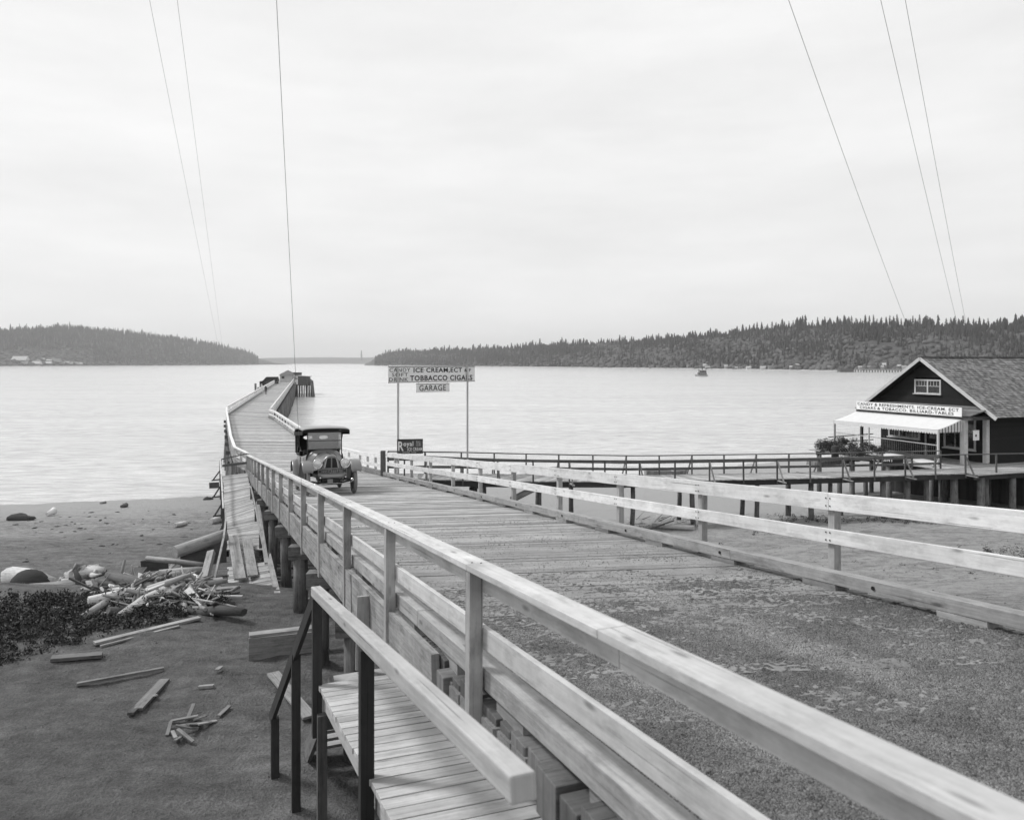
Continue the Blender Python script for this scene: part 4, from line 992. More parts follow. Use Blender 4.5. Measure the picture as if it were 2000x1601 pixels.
df = t.nodes.new('ShaderNodeBsdfDiffuse'); df.inputs[0].default_value = g3(.35)
m1 = t.nodes.new('ShaderNodeMixShader'); m1.inputs[0].default_value = .35; t.links.new(gl.outputs[0], m1.inputs[1]); t.links.new(df.outputs[0], m1.inputs[2])
mx = t.nodes.new('ShaderNodeMixShader'); mx.inputs[0].default_value = .26
t.links.new(tr_.outputs[0], mx.inputs[1]); t.links.new(m1.outputs[0], mx.inputs[2]); t.links.new(mx.outputs[0], t.nodes['Material Output'].inputs[0])
cY = 24.75; cXc = -5.84
def deckz(x, Y): 
    f_ = (x - lx(Y)) / (rx(Y) - lx(Y)); return zl(Y) + (zr_(Y) - zl(Y)) * f_
hd = V((.366, -.93, 0)).normalized(); lf = V((-hd.y, hd.x, 0))
pO = V((cXc, cY, deckz(cXc, cY))); pB = pO - hd * 2.9; pB.z = deckz(pB.x, pB.y); pS = pO + lf * .7; pS.z = deckz(pS.x, pS.y)
ax = (pO - pB).normalized(); ay = (pS - pO); ay = (ay - ax * ay.dot(ax)).normalized(); az_ = ax.cross(ay)
CM = Matrix(((ax.x, ay.x, az_.x, pO.x), (ax.y, ay.y, az_.y, pO.y), (ax.z, ay.z, az_.z, pO.z + .004), (0, 0, 0, 1)))
car = empty('touring_car', pO, 'open touring car with its canvas top up and two big headlamps, parked facing up the ramp', 'car')
car['label'] = 'vintage touring car with canvas top and big round headlamps on the ramp'
car.matrix_world = CM @ Matrix.Scale(1.04, 4)
IDM = Matrix.Identity(4)
def cb_(m_, name, mat, parent=None, bevel=0): return m_.build(name, mat, parent or car, M=IDM, bevel=bevel)
def cbox(x0, x1, y0, y1, z0, z1, name, mat, parent=None, bevel=.01):
    m_ = MB(); m_.box((x0, y0, z0), (x1, y1, z1)); return cb_(m_, name, mat, parent, bevel)
def arch(x, hw, z0, z1, pw=2.4, flare=0.0, n=20):
    row = []
    for i in range(n + 1):
        a = math.pi * i / n; cx_ = -math.cos(a); sn = math.sin(a)
        yy = hw * math.copysign(abs(cx_) ** (2 / pw), cx_) * (1 + flare * (1 - sn)); row.append(V((x, yy, z0 + (z1 - z0) * sn ** (2 / pw))))
    return row
m_ = MB(); m_.grid([arch(.18, .245, .80, 1.185, 2.3, .38), arch(.16, .262, .78, 1.215, 2.3, .36), arch(.08, .275, .78, 1.225, 2.3, .32)], True); nose = cb_(m_, 'radiator_shell', M_FEND)
m_ = MB(); m_.poly([V((.185, y_, z_)) for y_, z_ in ((-.30, .80), (.30, .80), (.25, .93), (.22, 1.05), (.17, 1.13), (.09, 1.17), (0, 1.183), (-.09, 1.17), (-.17, 1.13), (-.22, 1.05), (-.25, .93))]); cb_(m_, 'shell_face', M_CAR, nose)
for sy in (-1, 1):
    m_ = MB(); m_.extrude([(.02 * sy, .83), (.175 * sy, .83), (.165 * sy, .95), (.14 * sy, 1.08), (.10 * sy, 1.125), (.02 * sy, 1.13)], lambda a, b_, t_: V((t_, a, b_)), .186, .194); cb_(m_, 'grille', M_BLACK, nose)
for sy in (-1, 1):
    m_ = MB(); m_.beam((.195, .215 * sy, .83), (.195, .15 * sy, 1.10), .012, .012); cb_(m_, 'grille_bar', M_NICKEL, nose)
m_ = MB(); m_.grid([arch(.08, .27, .78, 1.215, 2.3, .3), arch(-.4, .33, .74, 1.235, 2.3, .16), arch(-.95, .41, .70, 1.27, 2.6, .05), arch(-1.0, .42, .70, 1.28, 2.6, .04)], True); hood = cb_(m_, 'bonnet', M_CAR)
m_ = MB(); m_.beam((.08, 0, 1.228), (-.98, 0, 1.285), .012, .014); cb_(m_, 'bonnet_hinge', M_CARD, hood)
m_ = MB(); m_.grid([arch(-1.0, .42, .66, 1.28, 3, 0), arch(-1.18, .53, .62, 1.34, 3, 0), arch(-1.34, .60, .60, 1.37, 3.4, 0)], True); cb_(m_, 'cowl', M_CAR)
# body tub (open top)
sec = [(-1.34, .60, 1.22), (-1.6, .66, 1.17), (-2.2, .70, 1.14), (-2.8, .71, 1.16), (-3.3, .68, 1.22), (-3.62, .58, 1.26)]
for sy in (-1, 1):
    m_ = MB(); m_.grid([[V((x, sy * w_ * f_, .55 + (zt - .55) * g_)) for f_, g_ in ((.86, 0), (.96, .25), (1.0, .6), (.985, .9), (.96, 1.0), (.90, 1.0), (.90, .1))] for x, w_, zt in sec], True); side = cb_(m_, 'body_side', M_CAR)
    for x in (-1.42, -2.08, -2.2, -2.85):
        m_ = MB(); m_.beam((x, sy * .70 * (.94 if x > -1.5 else 1.0), .62), (x, sy * .69 * (.95 if x > -1.5 else 1.0), 1.13), .012, .01); cb_(m_, 'door_seam', M_CARD, side)
    m_ = MB(); m_.beam((-2.0, sy * .735, 1.02), (-1.88, sy * .735, 1.02), .02, .02); cb_(m_, 'door_handle', M_NICKEL, side)
m_ = MB(); m_.grid([[V((-3.62 - .08 * math.sin(math.pi * g_), y_, .55 + .71 * g_)) for y_ in (-.58, -.3, 0, .3, .58)] for g_ in (0, .3, .6, .9, 1)], True); cb_(m_, 'body_back', M_CAR)
cbox(-3.6, -1.3, -.6, .6, .5, .56, 'floor', M_CARD)
for x0, x1 in ((-2.35, -1.95), (-3.45, -2.95)):
    st = cbox(x0, x1, -.56, .56, .78, .95, 'seat', M_SEAT, None, .04); cbox(x0 - .12, x0, -.56, .56, .85, 1.35, 'seat_back', M_SEAT, st, .04)
m_ = MB(); m_.tube([V((-1.75 + .08 * math.cos(a), .32 + .2 * math.cos(a + 1.57), 1.3 + .2 * math.sin(a + 1.57))) for a in [i * math.pi / 8 for i in range(17)]], .014, 6); sw = cb_(m_, 'steering_wheel', M_SPOKE)
m_ = MB(); m_.tube([(-1.75, .32, 1.3), (-1.3, .32, 1.0)], .018, 6); cb_(m_, 'steering_column', M_CARD, sw)
# windscreen
m_ = MB(); m_.box((-1.335, -.53, 1.38), (-1.325, .53, 1.64)); ws = cb_(m_, 'windscreen', mw)
m_ = MB(); m_.box((-1.345, -.53, 1.66), (-1.337, .53, 1.95)); cb_(m_, 'upper_pane', mw, ws)
for sy in (-1, 1): m_ = MB(); m_.beam((-1.33, sy * .545, 1.2), (-1.345, sy * .545, 1.99), .03, .035); cb_(m_, 'windscreen_post', M_CARD, ws)
for z_ in (1.375, 1.65, 1.96): m_ = MB(); m_.beam((-1.335, -.54, z_), (-1.335, .54, z_), .03, .024); cb_(m_, 'windscreen_bar', M_CARD, ws)
# canvas top
rows = []
for x, hw, z in ((-.98, .74, 1.955), (-1.2, .75, 1.985), (-1.8, .76, 2.03), (-2.4, .765, 2.045), (-3.0, .76, 2.03), (-3.45, .74, 1.98), (-3.62, .70, 1.86)):
    z += .07; rows.append([V((x, hw * math.sin(a), z - .06 + .075 * abs(math.cos(a * .98)) ** .7)) for a in np.linspace(-1.57, 1.57, 15)])
m_ = MB(); m_.grid([r_[::-1] for r_ in rows], True); tp = cb_(m_, 'canvas_top', M_TOPC); sm = tp.modifiers.new('s', 'SOLIDIFY'); sm.thickness = .02
m_ = MB(); m_.grid([[p - V((0, 0, .03)) for p in r_] for r_ in rows], True); cb_(m_, 'top_lining', M_TOPIN, tp)
m_ = MB(); m_.tube([rows[0][i] - V((0, 0, .015)) for i in range(15)], .024, 6); cb_(m_, 'top_bow', M_TOPIN, tp)
m_ = MB(); m_.beam((-.985, -.74, 1.955), (-.985, .74, 1.955), .05, .07); cb_(m_, 'front_valance', M_TOPIN, tp)
for sy in (-1, 1):
    m_ = MB(); m_.grid([[V((x, sy * .745, z)) for z in (1.85, 1.97)] for x in (-1.0, -2, -3, -3.6)], False); o_ = cb_(m_, 'side_valance', M_TOPIN, tp); sm = o_.modifiers.new('s', 'SOLIDIFY'); sm.thickness = .015
    for x in (-2.15, -2.75): m_ = MB(); m_.tube([(x, sy * .72, 1.9), (-2.95, sy * .71, 1.18)], .014, 5); cb_(m_, 'hood_iron', M_CARD, tp)
    m_ = MB(); m_.grid([[V((-2.95 - .67 * f_, sy * (.735 - .06 * f_), z)) for z in (1.2, 1.5, 1.95)] for f_ in (.25, .5, .75, 1)], False); o_ = cb_(m_, 'quarter_curtain', M_TOPIN, tp); sm = o_.modifiers.new('s', 'SOLIDIFY'); sm.thickness = .012
bmx = bmesh.new(); es = []
def loop(pts):
    vs_ = [bmx.verts.new(p) for p in pts]
    for i in range(len(vs_)): es.append(bmx.edges.new((vs_[i], vs_[(i + 1) % len(vs_)])))
loop([(-3.63, -.70, 1.24), (-3.63, .70, 1.24), (-3.63, .71, 1.92), (-3.63, .3, 1.99), (-3.63, -.3, 1.99), (-3.63, -.71, 1.92)])
for yc in (-.27, .27): loop([(-3.63, yc + .155 * math.cos(a), 1.76 + .065 * math.sin(a)) for a in [i * math.pi / 10 for i in range(20)]])
bmesh.ops.triangle_fill(bmx, use_beauty=True, edges=es); me = bpy.data.meshes.new('rear_curtain'); bmx.to_mesh(me); bmx.free(); me.materials.append(M_TOPIN)
o_ = bpy.data.objects.new('rear_curtain', me); C.objects.link(o_); o_.parent = tp
# fenders
def fender(pts, yc, hw, name):
    rows = []
    for x, z, w_ in pts:
        rows.append([V((x, yc + hw * w_ * math.sin(a), z - .05 + .06 * math.cos(a) ** .5)) for a in np.linspace(-1.5, 1.5, 11)])
    m_ = MB(); m_.grid(rows, True); o = cb_(m_, name, M_FEND); sm = o.modifiers.new('s', 'SOLIDIFY'); sm.thickness = .014; return o
for sy in (-1, 1):
    fender([(.42, .70, .8), (.40, .80, .95), (.33, .93, 1), (.18, 1.03, 1), (0, 1.07, 1), (-.2, 1.04, 1), (-.42, .92, 1), (-.65, .70, 1), (-.85, .48, 1), (-1.0, .40, 1)], sy * .73, .17, 'front_fender')
    fender([(-2.2, .40, 1), (-2.35, .55, 1), (-2.5, .80, 1), (-2.68, .97, 1), (-2.9, 1.03, 1), (-3.12, .98, 1), (-3.32, .80, .95), (-3.42, .62, .85)], sy * .74, .165, 'rear_fender')
    cbox(-2.2, -1.0, min(sy * .6, sy * .87), max(sy * .6, sy * .87), .36, .40, 'running_board', M_CARD)
# wheels
def wheel(x, y, nm='wheel'):
    m_ = MB(); n = 36; r0, rt = .365, .055
    m_.grid([[V((x + (r0 + rt * math.cos(b_)) * math.cos(a), y + rt * math.sin(b_) * 1.0, .42 + (r0 + rt * math.cos(b_)) * math.sin(a))) for b_ in [2 * math.pi * j / 10 for j in range(10)]] for a in [2 * math.pi * i / n for i in range(n + 1)]], True, True)
    w_ = cb_(m_, nm, M_TYRE)
    m_ = MB(); m_.grid([[V((x + r_ * math.cos(a), y + d_, .42 + r_ * math.sin(a))) for r_, d_ in ((.325, -.03), (.325, .03), (.295, .03), (.295, -.03))] for a in [2 * math.pi * i / n for i in range(n + 1)]], False, True); cb_(m_, 'rim', M_CARD, w_)
    for k in range(12):
        a = 2 * math.pi * k / 12; m_ = MB(); m_.beam((x + .05 * math.cos(a), y, .42 + .05 * math.sin(a)), (x + .31 * math.cos(a), y, .42 + .31 * math.sin(a)), .03, .035, up=(0, 1, 0)); cb_(m_, 'spoke', M_SPOKE, w_)
    m_ = MB(); m_.tube([(x, y - .09, .42), (x, y + .09, .42)], [.065, .065], 12); cb_(m_, 'hub', M_NICKEL, w_)
for sy in (-1, 1): wheel(0, sy * .71); wheel(-2.9, sy * .71)
# lamps
for sy in (-1, 1):
    m_ = MB(); c = V((.16, sy * .42, .955)); rows = []
    for dx, r in ((-.17, .02), (-.15, .06), (-.10, .105), (-.03, .132), (.02, .138)): rows.append([c + V((dx, r * math.cos(a), r * math.sin(a))) for a in [2 * math.pi * i / 20 for i in range(20)]])
    m_.grid([r_[::-1] for r_ in rows], True, True); hl = cb_(m_, 'headlight', M_CARD)
    m_ = MB(); m_.tube([c + V((.025, .138 * math.cos(a), .138 * math.sin(a))) for a in [2 * math.pi * i / 24 for i in range(25)]], .014, 6); cb_(m_, 'lamp_rim', M_NICKEL, hl)
    m_ = MB(); m_.grid([[c + V((.02 + .02 * (1 - (r / .13) ** 2), r * math.cos(a), r * math.sin(a))) for a in [2 * math.pi * i / 20 for i in range(20)]] for r in (.13, .09, .05, .002)], True, True); cb_(m_, 'lens', M_LENS, hl)
    m_ = MB(); m_.ball(c + V((.045, 0, 0)), .022, 8, 5); cb_(m_, 'bulb', M_NICKEL, hl)
    m_ = MB(); m_.tube([c + V((-.06, 0, -.12)), V((.05, sy * .36, .72))], .016, 6); cb_(m_, 'lamp_bracket', M_CARD, hl)
# front apron, banner, axle, springs, plate
m_ = MB(); m_.grid([[V((.30, y_, .645)) for y_ in (-.44, -.2, 0, .2, .44)], [V((.38, y_ * .98, .625)) for y_ in (-.44, -.2, 0, .2, .44)], [V((.42, y_ * .95, .57)) for y_ in (-.44, -.2, 0, .2, .44)], [V((.40, y_ * .9, .53)) for y_ in (-.44, -.2, 0, .2, .44)]], True); o_ = cb_(m_, 'front_apron', M_FEND); sm = o_.modifiers.new('s', 'SOLIDIFY'); sm.thickness = .01
bn = cbox(.33, .342, -.43, .43, .65, .815, 'banner', M_CAR, None, .0); 
bn.data.materials[0] = plain('banner_cloth', .17, .8, .3, 5, .1)
cu_parent = bn
def cfn(a, b_): return V((.346, -.41 + a, .675 + b_))
def text_car():
    cu = bpy.data.curves.new('t', 'FONT'); cu.body = 'MESSEATTLETIM'; cu.size = 1; cu.offset = .01; cu.resolution_u = 2
    ob = bpy.data.objects.new('t', cu); C.objects.link(ob); bpy.context.view_layer.update(); dg = bpy.context.evaluated_depsgraph_get()
    me0 = bpy.data.meshes.new_from_object(ob.evaluated_get(dg)); bpy.data.objects.remove(ob)
    co = [v.co.copy() for v in me0.vertices]; x0 = min(c.x for c in co); x1 = max(c.x for c in co); y0 = min(c.y for c in co); y1 = max(c.y for c in co); m_ = MB()
    m_.v = [tuple(cfn((c.x - x0) / (x1 - x0) * .82, (c.y - y0) / (y1 - y0) * .115)) for c in co]
    for p in me0.polygons: m_.f.append(tuple(p.vertices)); m_.sm.append(False); m_.u += [(0, 0)] * len(p.vertices)
    o = cb_(m_, 'lettering', M_BLACK, bn); sm = o.modifiers.new('s', 'SOLIDIFY'); sm.thickness = .003
text_car()
m_ = MB(); m_.tube([(0, -.68, .42), (.02, -.3, .36), (.02, .3, .36), (0, .68, .42)], .028, 8); cb_(m_, 'front_axle', M_CARD)
for sy in (-1, 1):
    m_ = MB(); m_.tube([(.46, sy * .38, .54), (.2, sy * .38, .45), (0, sy * .38, .43), (-.3, sy * .38, .46), (-.5, sy * .38, .55)], .026, 6); cb_(m_, 'spring', M_CARD)
    m_ = MB(); m_.beam((.5, sy * .38, .56), (-3.7, sy * .38, .56), .05, .1); cb_(m_, 'chassis_rail', M_CARD)
    m_ = MB(); m_.ball((.5, sy * .38, .55), .026, 8, 5); cb_(m_, 'spring_shackle', M_NICKEL)
m_ = MB(); m_.tube([(.08, -.6, .34), (.08, .6, .34)], .014, 6); cb_(m_, 'tie_rod', M_NICKEL)
np_ = cbox(.44, .446, -.16, .0, .36, .50, 'number_plate', M_CAR, None, .0)
m_ = MB(); m_.box((-.9, -.3, .3), (.0, .3, .5)); cb_(m_, 'engine_pan', M_CARD, None, .05)
m_ = MB(); m_.grid([[V((-1.42 + .0 * a, -.80 - .0, 1.42)) + V((.01 * math.sin(a), .05 * math.cos(a), .1 * math.sin(a))) for a in [2 * math.pi * i / 12 for i in range(12)]], [V((-1.44, -.80, 1.42)) + V((.01 * math.sin(a), .05 * math.cos(a), .1 * math.sin(a))) for a in [2 * math.pi * i / 12 for i in range(12)]]], False, True); mrr = cb_(m_, 'mirror', M_NICKEL)
m_ = MB(); m_.tube([(-1.42, -.78, 1.36), (-1.34, -.56, 1.3)], .01, 5); cb_(m_, 'mirror_arm', M_CARD, mrr)
# ------------------------------------------------------------------ two people at the pier rail
M_SKIN = plain('skin', .35, .6, .1, 6, 0); M_CLOTHW = plain('white_clothes', .7, .9, .1, 6, .1); M_CLOTHD = plain('dark_clothes', .04, .9, .3, 6, .1); M_HAT = plain('straw_hat', .75, .8, .1, 6, .1)
def person(base, face, label, legs_mat, lean, arms):
    o = empty('person', base, label, 'person'); o.rotation_euler = (0, 0, face)
    js_ = {'pelvis': (0, 0, .92), 'chest': (lean * .22, 0, 1.25), 'neck': (lean * .34, 0, 1.47), 'head': (lean * .4 + .02, 0, 1.62), 'top': (lean * .42 + .02, 0, 1.72),
          'hl': (0, .1, .9), 'kl': (.05, .11, .5), 'al': (0, .12, .08), 'tl': (.16, .13, .04), 'hr': (0, -.1, .9), 'kr': (.02, -.11, .5), 'ar': (-.06, -.12, .08), 'tr': (.1, -.14, .04)}
    for s, n_ in ((1, 'l'), (-1, 'r')):
        js_['s' + n_] = (lean * .3, .19 * s, 1.4); js_['e' + n_] = (lean * .3 + arms * .16, .24 * s, 1.15); js_['w' + n_] = (lean * .3 + arms * .42, .2 * s, 1.05 if arms > .3 else .9); js_['f' + n_] = (lean * .3 + arms * .5, .19 * s, 1.0 if arms > .3 else .8)
    names = list(js_); idx = {n_: i for i, n_ in enumerate(names)}
    ed = [('pelvis', 'chest'), ('chest', 'neck'), ('neck', 'head'), ('head', 'top')]
    for n_ in 'lr': ed += [('pelvis', 'h' + n_), ('h' + n_, 'k' + n_), ('k' + n_, 'a' + n_), ('a' + n_, 't' + n_), ('neck', 's' + n_), ('s' + n_, 'e' + n_), ('e' + n_, 'w' + n_), ('w' + n_, 'f' + n_)]
    rad = {'pelvis': .15, 'chest': .17, 'neck': .06, 'head': .095, 'top': .07, 'h': .09, 'k': .06, 'a': .045, 't': .04, 's': .07, 'e': .045, 'w': .032, 'f': .035}
    me = bpy.data.meshes.new('body'); me.from_pydata([js_[n_] for n_ in names], [(idx[a], idx[b_]) for a, b_ in ed], []); me.update(); me.materials.append(legs_mat)
    bo = bpy.data.objects.new('body', me); C.objects.link(bo); bo.parent = o
    sk = bo.modifiers.new('sk', 'SKIN'); sk.use_smooth_shade = True; sv = me.skin_vertices[0].data
    for n_ in names:
        r = rad.get(n_, rad.get(n_[0], .05)); sv[idx[n_]].radius = (r, r)
    sv[0].use_root = True; ss_ = bo.modifiers.new('s', 'SUBSURF'); ss_.levels = 1; ss_.render_levels = 1
    hx = js_['head']; m_ = MB(); m_.ball((hx[0] + .01, 0, hx[2] + .0), .105, 10, 8, 1, .85, 1.15); m_.build('head', M_SKIN, o, M=IDM)
    m_ = MB(); m_.tube([(hx[0], 0, hx[2] + .07), (hx[0], 0, hx[2] + .085)], [.2, .19], 14); m_.tube([(hx[0], 0, hx[2] + .08), (hx[0], 0, hx[2] + .17)], [.11, .09], 12); m_.build('hat', M_HAT, o, M=IDM)
    return o
q = G_ = None
def deckpt(px, py): 
    Y = F * (HC - ZP) / (py - HY); return V(((px - CX) / F * Y, Y, ZP))
person(deckpt(519.5, 770.5), 2.4, 'person in dark clothes and a pale hat standing on the far pier leg', M_CLOTHD, .25, .1)
person(deckpt(513, 767), 2.9, 'person in white clothes leaning on the left rail of the far pier leg', M_CLOTHW, .5, .6)
# ------------------------------------------------------------------ buildings at the pier end
def frame2(c, ang): 
    a = V((math.cos(ang), math.sin(ang), 0)); b_ = V((-math.sin(ang), math.cos(ang), 0)); return lambda x, y, z: V(c) + a * x + b_ * y + V((0, 0, z))
def fbox(f, x0, x1, y0, y1, z0, z1, name, mat, parent, bevel=0):
    m_ = MB(); m_.hexa([f(x0, y0, z0), f(x1, y0, z0), f(x1, y1, z0), f(x0, y1, z0), f(x0, y0, z1), f(x1, y0, z1), f(x1, y1, z1), f(x0, y1, z1)]); return m_.build(name, mat, parent, bevel=bevel)
W_SHEL = wood('shelter_boards', .12, .5, .3, .5); W_HROOF = wood('hut_roof', .15, .3, .2, .3)
PE = empty('end_platform', V((-74, 252, 0)), 'broad pile platform at the seaward end of the pier', 'pier')
f = frame2((-80, 244.3, ZP), .26); 
m_ = MB()
for k in range(40): m_.hexa([f(-.5 + k * .42, 0, -.1), f(-.5 + k * .42 + .4, 0, -.1), f(-.5 + k * .42 + .4, 16, -.1), f(-.5 + k * .42, 16, -.1), f(-.5 + k * .42, 0, -.01), f(-.5 + k * .42 + .4, 0, -.01), f(-.5 + k * .42 + .4, 16, -.01), f(-.5 + k * .42, 16, -.01)])
m_.build('deck', W_PIER, PE)
for i in range(6):
    for j in range(4):
        p = f(.3 + i * 3.1, .4 + j * 5, 0); m_ = MB(); m_.tube([V((p.x, p.y, -3)), V((p.x, p.y, ZP - .1))], .2, 8); m_.build('pile', W_PILE, PE)
hut = empty('hut', V((-72.5, 247, ZP)), 'small pale hut with a hipped roof and one window at the end of the pier', 'hut')
f = frame2(XZ(546.8, 246, ZP), .04); wdt = 4.1
wl = fbox(f, 0, wdt, 0, 3.8, 0, 2.25, 'wall', W_SHED, hut)
m_ = MB(); e_ = .42; ap = f(wdt / 2, 1.9, 3.8); cs = [f(-e_, -e_, 2.2), f(wdt + e_, -e_, 2.2), f(wdt + e_, 3.8 + e_, 2.2), f(-e_, 3.8 + e_, 2.2)]
for k in range(4): m_.poly([cs[k], cs[(k + 1) % 4], ap])
m_.poly(cs[::-1]); m_.build('roof', W_HROOF, hut)
wn = fbox(f, .45, 1.5, -.04, -.003, .95, 1.95, 'window', M_TRIM, hut); fbox(f, .52, 1.43, -.05, -.042, 1.02, 1.88, 'pane', M_GLASS, wn); fbox(f, .95, 1.0, -.06, -.052, 1.02, 1.88, 'glazing_bar', M_TRIM, wn)
fbox(f, 1.85, 1.9, -.02, -.003, 0, 2.2, 'corner_trim', W_GREY, hut); fbox(f, -.06, 0, -.06, 0, 0, 2.2, 'corner_trim', M_TRIM, hut); fbox(f, wdt - .02, wdt + .05, -.06, -.003, 0, 2.2, 'corner_trim', W_DARK, hut)
shel = empty('waiting_shelter', V((-64, 233, ZP)), 'weathered boarded shelter with a pale flat roof standing on tall piles right of the hut', 'shelter')
f = frame2(XZ(574.5, 233.5, ZP - .6), .06)
fbox(f, 1.15, 4.3, 0, .1, .12, 2.6, 'wall', W_SHEL, shel); fbox(f, 0, .12, 0, 3, .12, 2.6, 'wall', W_GREY, shel); fbox(f, 4.2, 4.3, .1, 3, .12, 2.6, 'wall', W_DARK, shel); fbox(f, 0, 4.3, 2.9, 3, .12, 2.6, 'wall', W_GREY, shel)
fbox(f, .2, 1.1, .06, .1, .12, 2.55, 'poster_panel', M_SIGNW, shel); fbox(f, .35, .6, .04, .055, 1.6, 2.3, 'mark', M_LETTER, shel); fbox(f, .7, .98, .04, .055, 1.7, 2.1, 'mark', M_LETTER, shel); fbox(f, .3, .55, .04, .055, .3, .7, 'mark', M_LETTER, shel)
m_ = MB(); m_.grid([[f(-.2 + 5 * k / 8, y_, 2.72 + .16 * math.sin(math.pi * min(1, (k + 2) / 10)) - .03 * k / 3) for k in range(9)] for y_ in (-.3, 3.3)], True); o_ = m_.build('roof', M_TRIM, shel); sm = o_.modifiers.new('s', 'SOLIDIFY'); sm.thickness = .16
fbox(f, -.3, 4.7, -.1, 3.3, -.16, .1, 'floor', W_DARK, shel)
for x in (0, .9, 1.7, 3.0, 3.9, 4.5):
    for y_ in (.2, 2.8):
        p = f(x, y_, 0); m_ = MB(); m_.tube([V((p.x + R.uniform(-.2, .2), p.y, -3)), V((p.x, p.y, ZP - .75))], .2, 8); m_.build('pile', W_PILE, shel)
for k in range(4):
    p = f(4.9 + .05 * k, -.2 + .9 * k, 0); m_ = MB(); m_.tube([V((p.x + .9, p.y, -3)), V((p.x, p.y, ZP + 1.2 - .2 * k))], .2, 8); tag(m_.build('dolphin_pile', W_PILE), 'leaning dark pile in the cluster at the right end of the waiting shelter', 'pile', 'piles beside the shelter')
ds = empty('shed', V((-68, 250, ZP)), 'dark flat-topped shed behind the hut at the pier end', 'shed'); f = frame2(XZ(572, 248.5, ZP), .05)
fbox(f, 0, 2.3, 0, 2.5, 0, 2.85, 'wall', W_DARK, ds); fbox(f, -.1, 2.4, -.1, 2.6, 2.86, 2.98, 'roof', W_BLACK, ds)
bh = empty('landing_stage', V((-72, 215, 0)), 'dark roofed landing stage with sloping canopy beside the left of the pier', 'shed'); f = frame2(XZ(507.5, 222, 0), .12)
m_ = MB(); m_.hexa([f(.6, -.3, 5.0), f(4.9, -.3, 5.0), f(4.9, 3.6, 5.0), f(.6, 3.6, 5.0), f(1.7, .4, 6.3), f(4.7, .4, 6.3), f(4.7, 3.0, 6.3), f(1.7, 3.0, 6.3)]); m_.build('roof', W_BLACK, bh); fbox(f, -.2, 4.8, .5, 2.8, 1.0, 4.9, 'wall', W_BLACK, bh)
fbox(f, 0, .9, 0, 3, 1.2, 5.1, 'wall', W_BLACK, bh); fbox(f, .9, 4.6, .3, .4, 3.9, 4.95, 'wall', W_DARK, bh); fbox(f, .9, 4.6, 0, 3, 2.2, 2.5, 'floor', W_DARK, bh); fbox(f, .9, 4.6, -.1, 0, 3.0, 3.3, 'rail', W_GREY, bh)
for x, zt in ((-.5, 3.4), (.1, 4.2), (1.8, 4.9), (3.2, 4.9), (4.5, 4.9)): p = f(x, 0, 0); m_ = MB(); m_.tube([V((p.x, p.y, -3)), V((p.x, p.y, zt))], .22, 8); m_.build('pile', W_PILE, bh)
p = XZ(499, 190, 0); m_ = MB(); m_.tube([V((p.x, p.y, -3)), V((p.x, p.y, HC - 40 / F * 190))], .26, 10); tag(m_.build('mooring_pile', W_PILE), 'single tall mooring pile standing clear to the left of the pier', 'pile')
# ------------------------------------------------------------------ gangway down to the beach at the left of the ramp
gw = empty('gangway', V((-9, 26, 4)), 'worn plank gangway with a broken gap sloping down from the pier side to the beach', 'walkway')
def gpt(px, py, Y): return P(px, py, Y)
GL = [gpt(436, 929, 40.6), gpt(441, 1010, 31.0), gpt(445, 1073, 26.8)]; GR = [gpt(482, 924, 40.2), gpt(495, 992, 31.0), gpt(515, 1073, 26.3)]
m_ = MB(); planks(m_, GL, GR, .17, .045, .06, .012, .008); m_.build('deck', W_GREY2 if False else W_PIER, gw)
GL2 = [gpt(447, 1106, 25.2), gpt(450, 1170, 22.9)]; GR2 = [gpt(520, 1096, 24.8), gpt(533, 1154, 22.6)]
m_ = MB(); planks(m_, GL2, GR2, .16, .045, .08, .014, .012); m_.build('lower_deck', W_PIER, gw)
m_ = MB()
for A_ in (GL, GR):
    for a, b_ in zip(A_, A_[1:]): m_.beam(a - V((0, 0, .15)), b_ - V((0, 0, .15)), .08, .2)
for A_ in (GL2, GR2): m_.beam(A_[0] - V((0, 0, .12)), A_[1] - V((0, 0, .12)), .08, .14)
m_.build('stringer', W_BLACK, gw)
for i_, (a, b_, w_, lab) in enumerate([((455, 1052, 27.2), (469, 1138, 23.6), .34, 'left one of two loose planks bridging the gap in the gangway'), ((482, 1059, 26.8), (494, 1132, 23.7), .31, 'right one of two loose planks bridging the gap in the gangway')]):
    m_ = MB(); m_.beam(P(*a) + V((0, 0, .1)), P(*b_) + V((0, 0, .12)), w_, .06); tag(m_.build('plank', W_KERB, bevel=.005), lab, 'plank', 'planks laid across the gap')
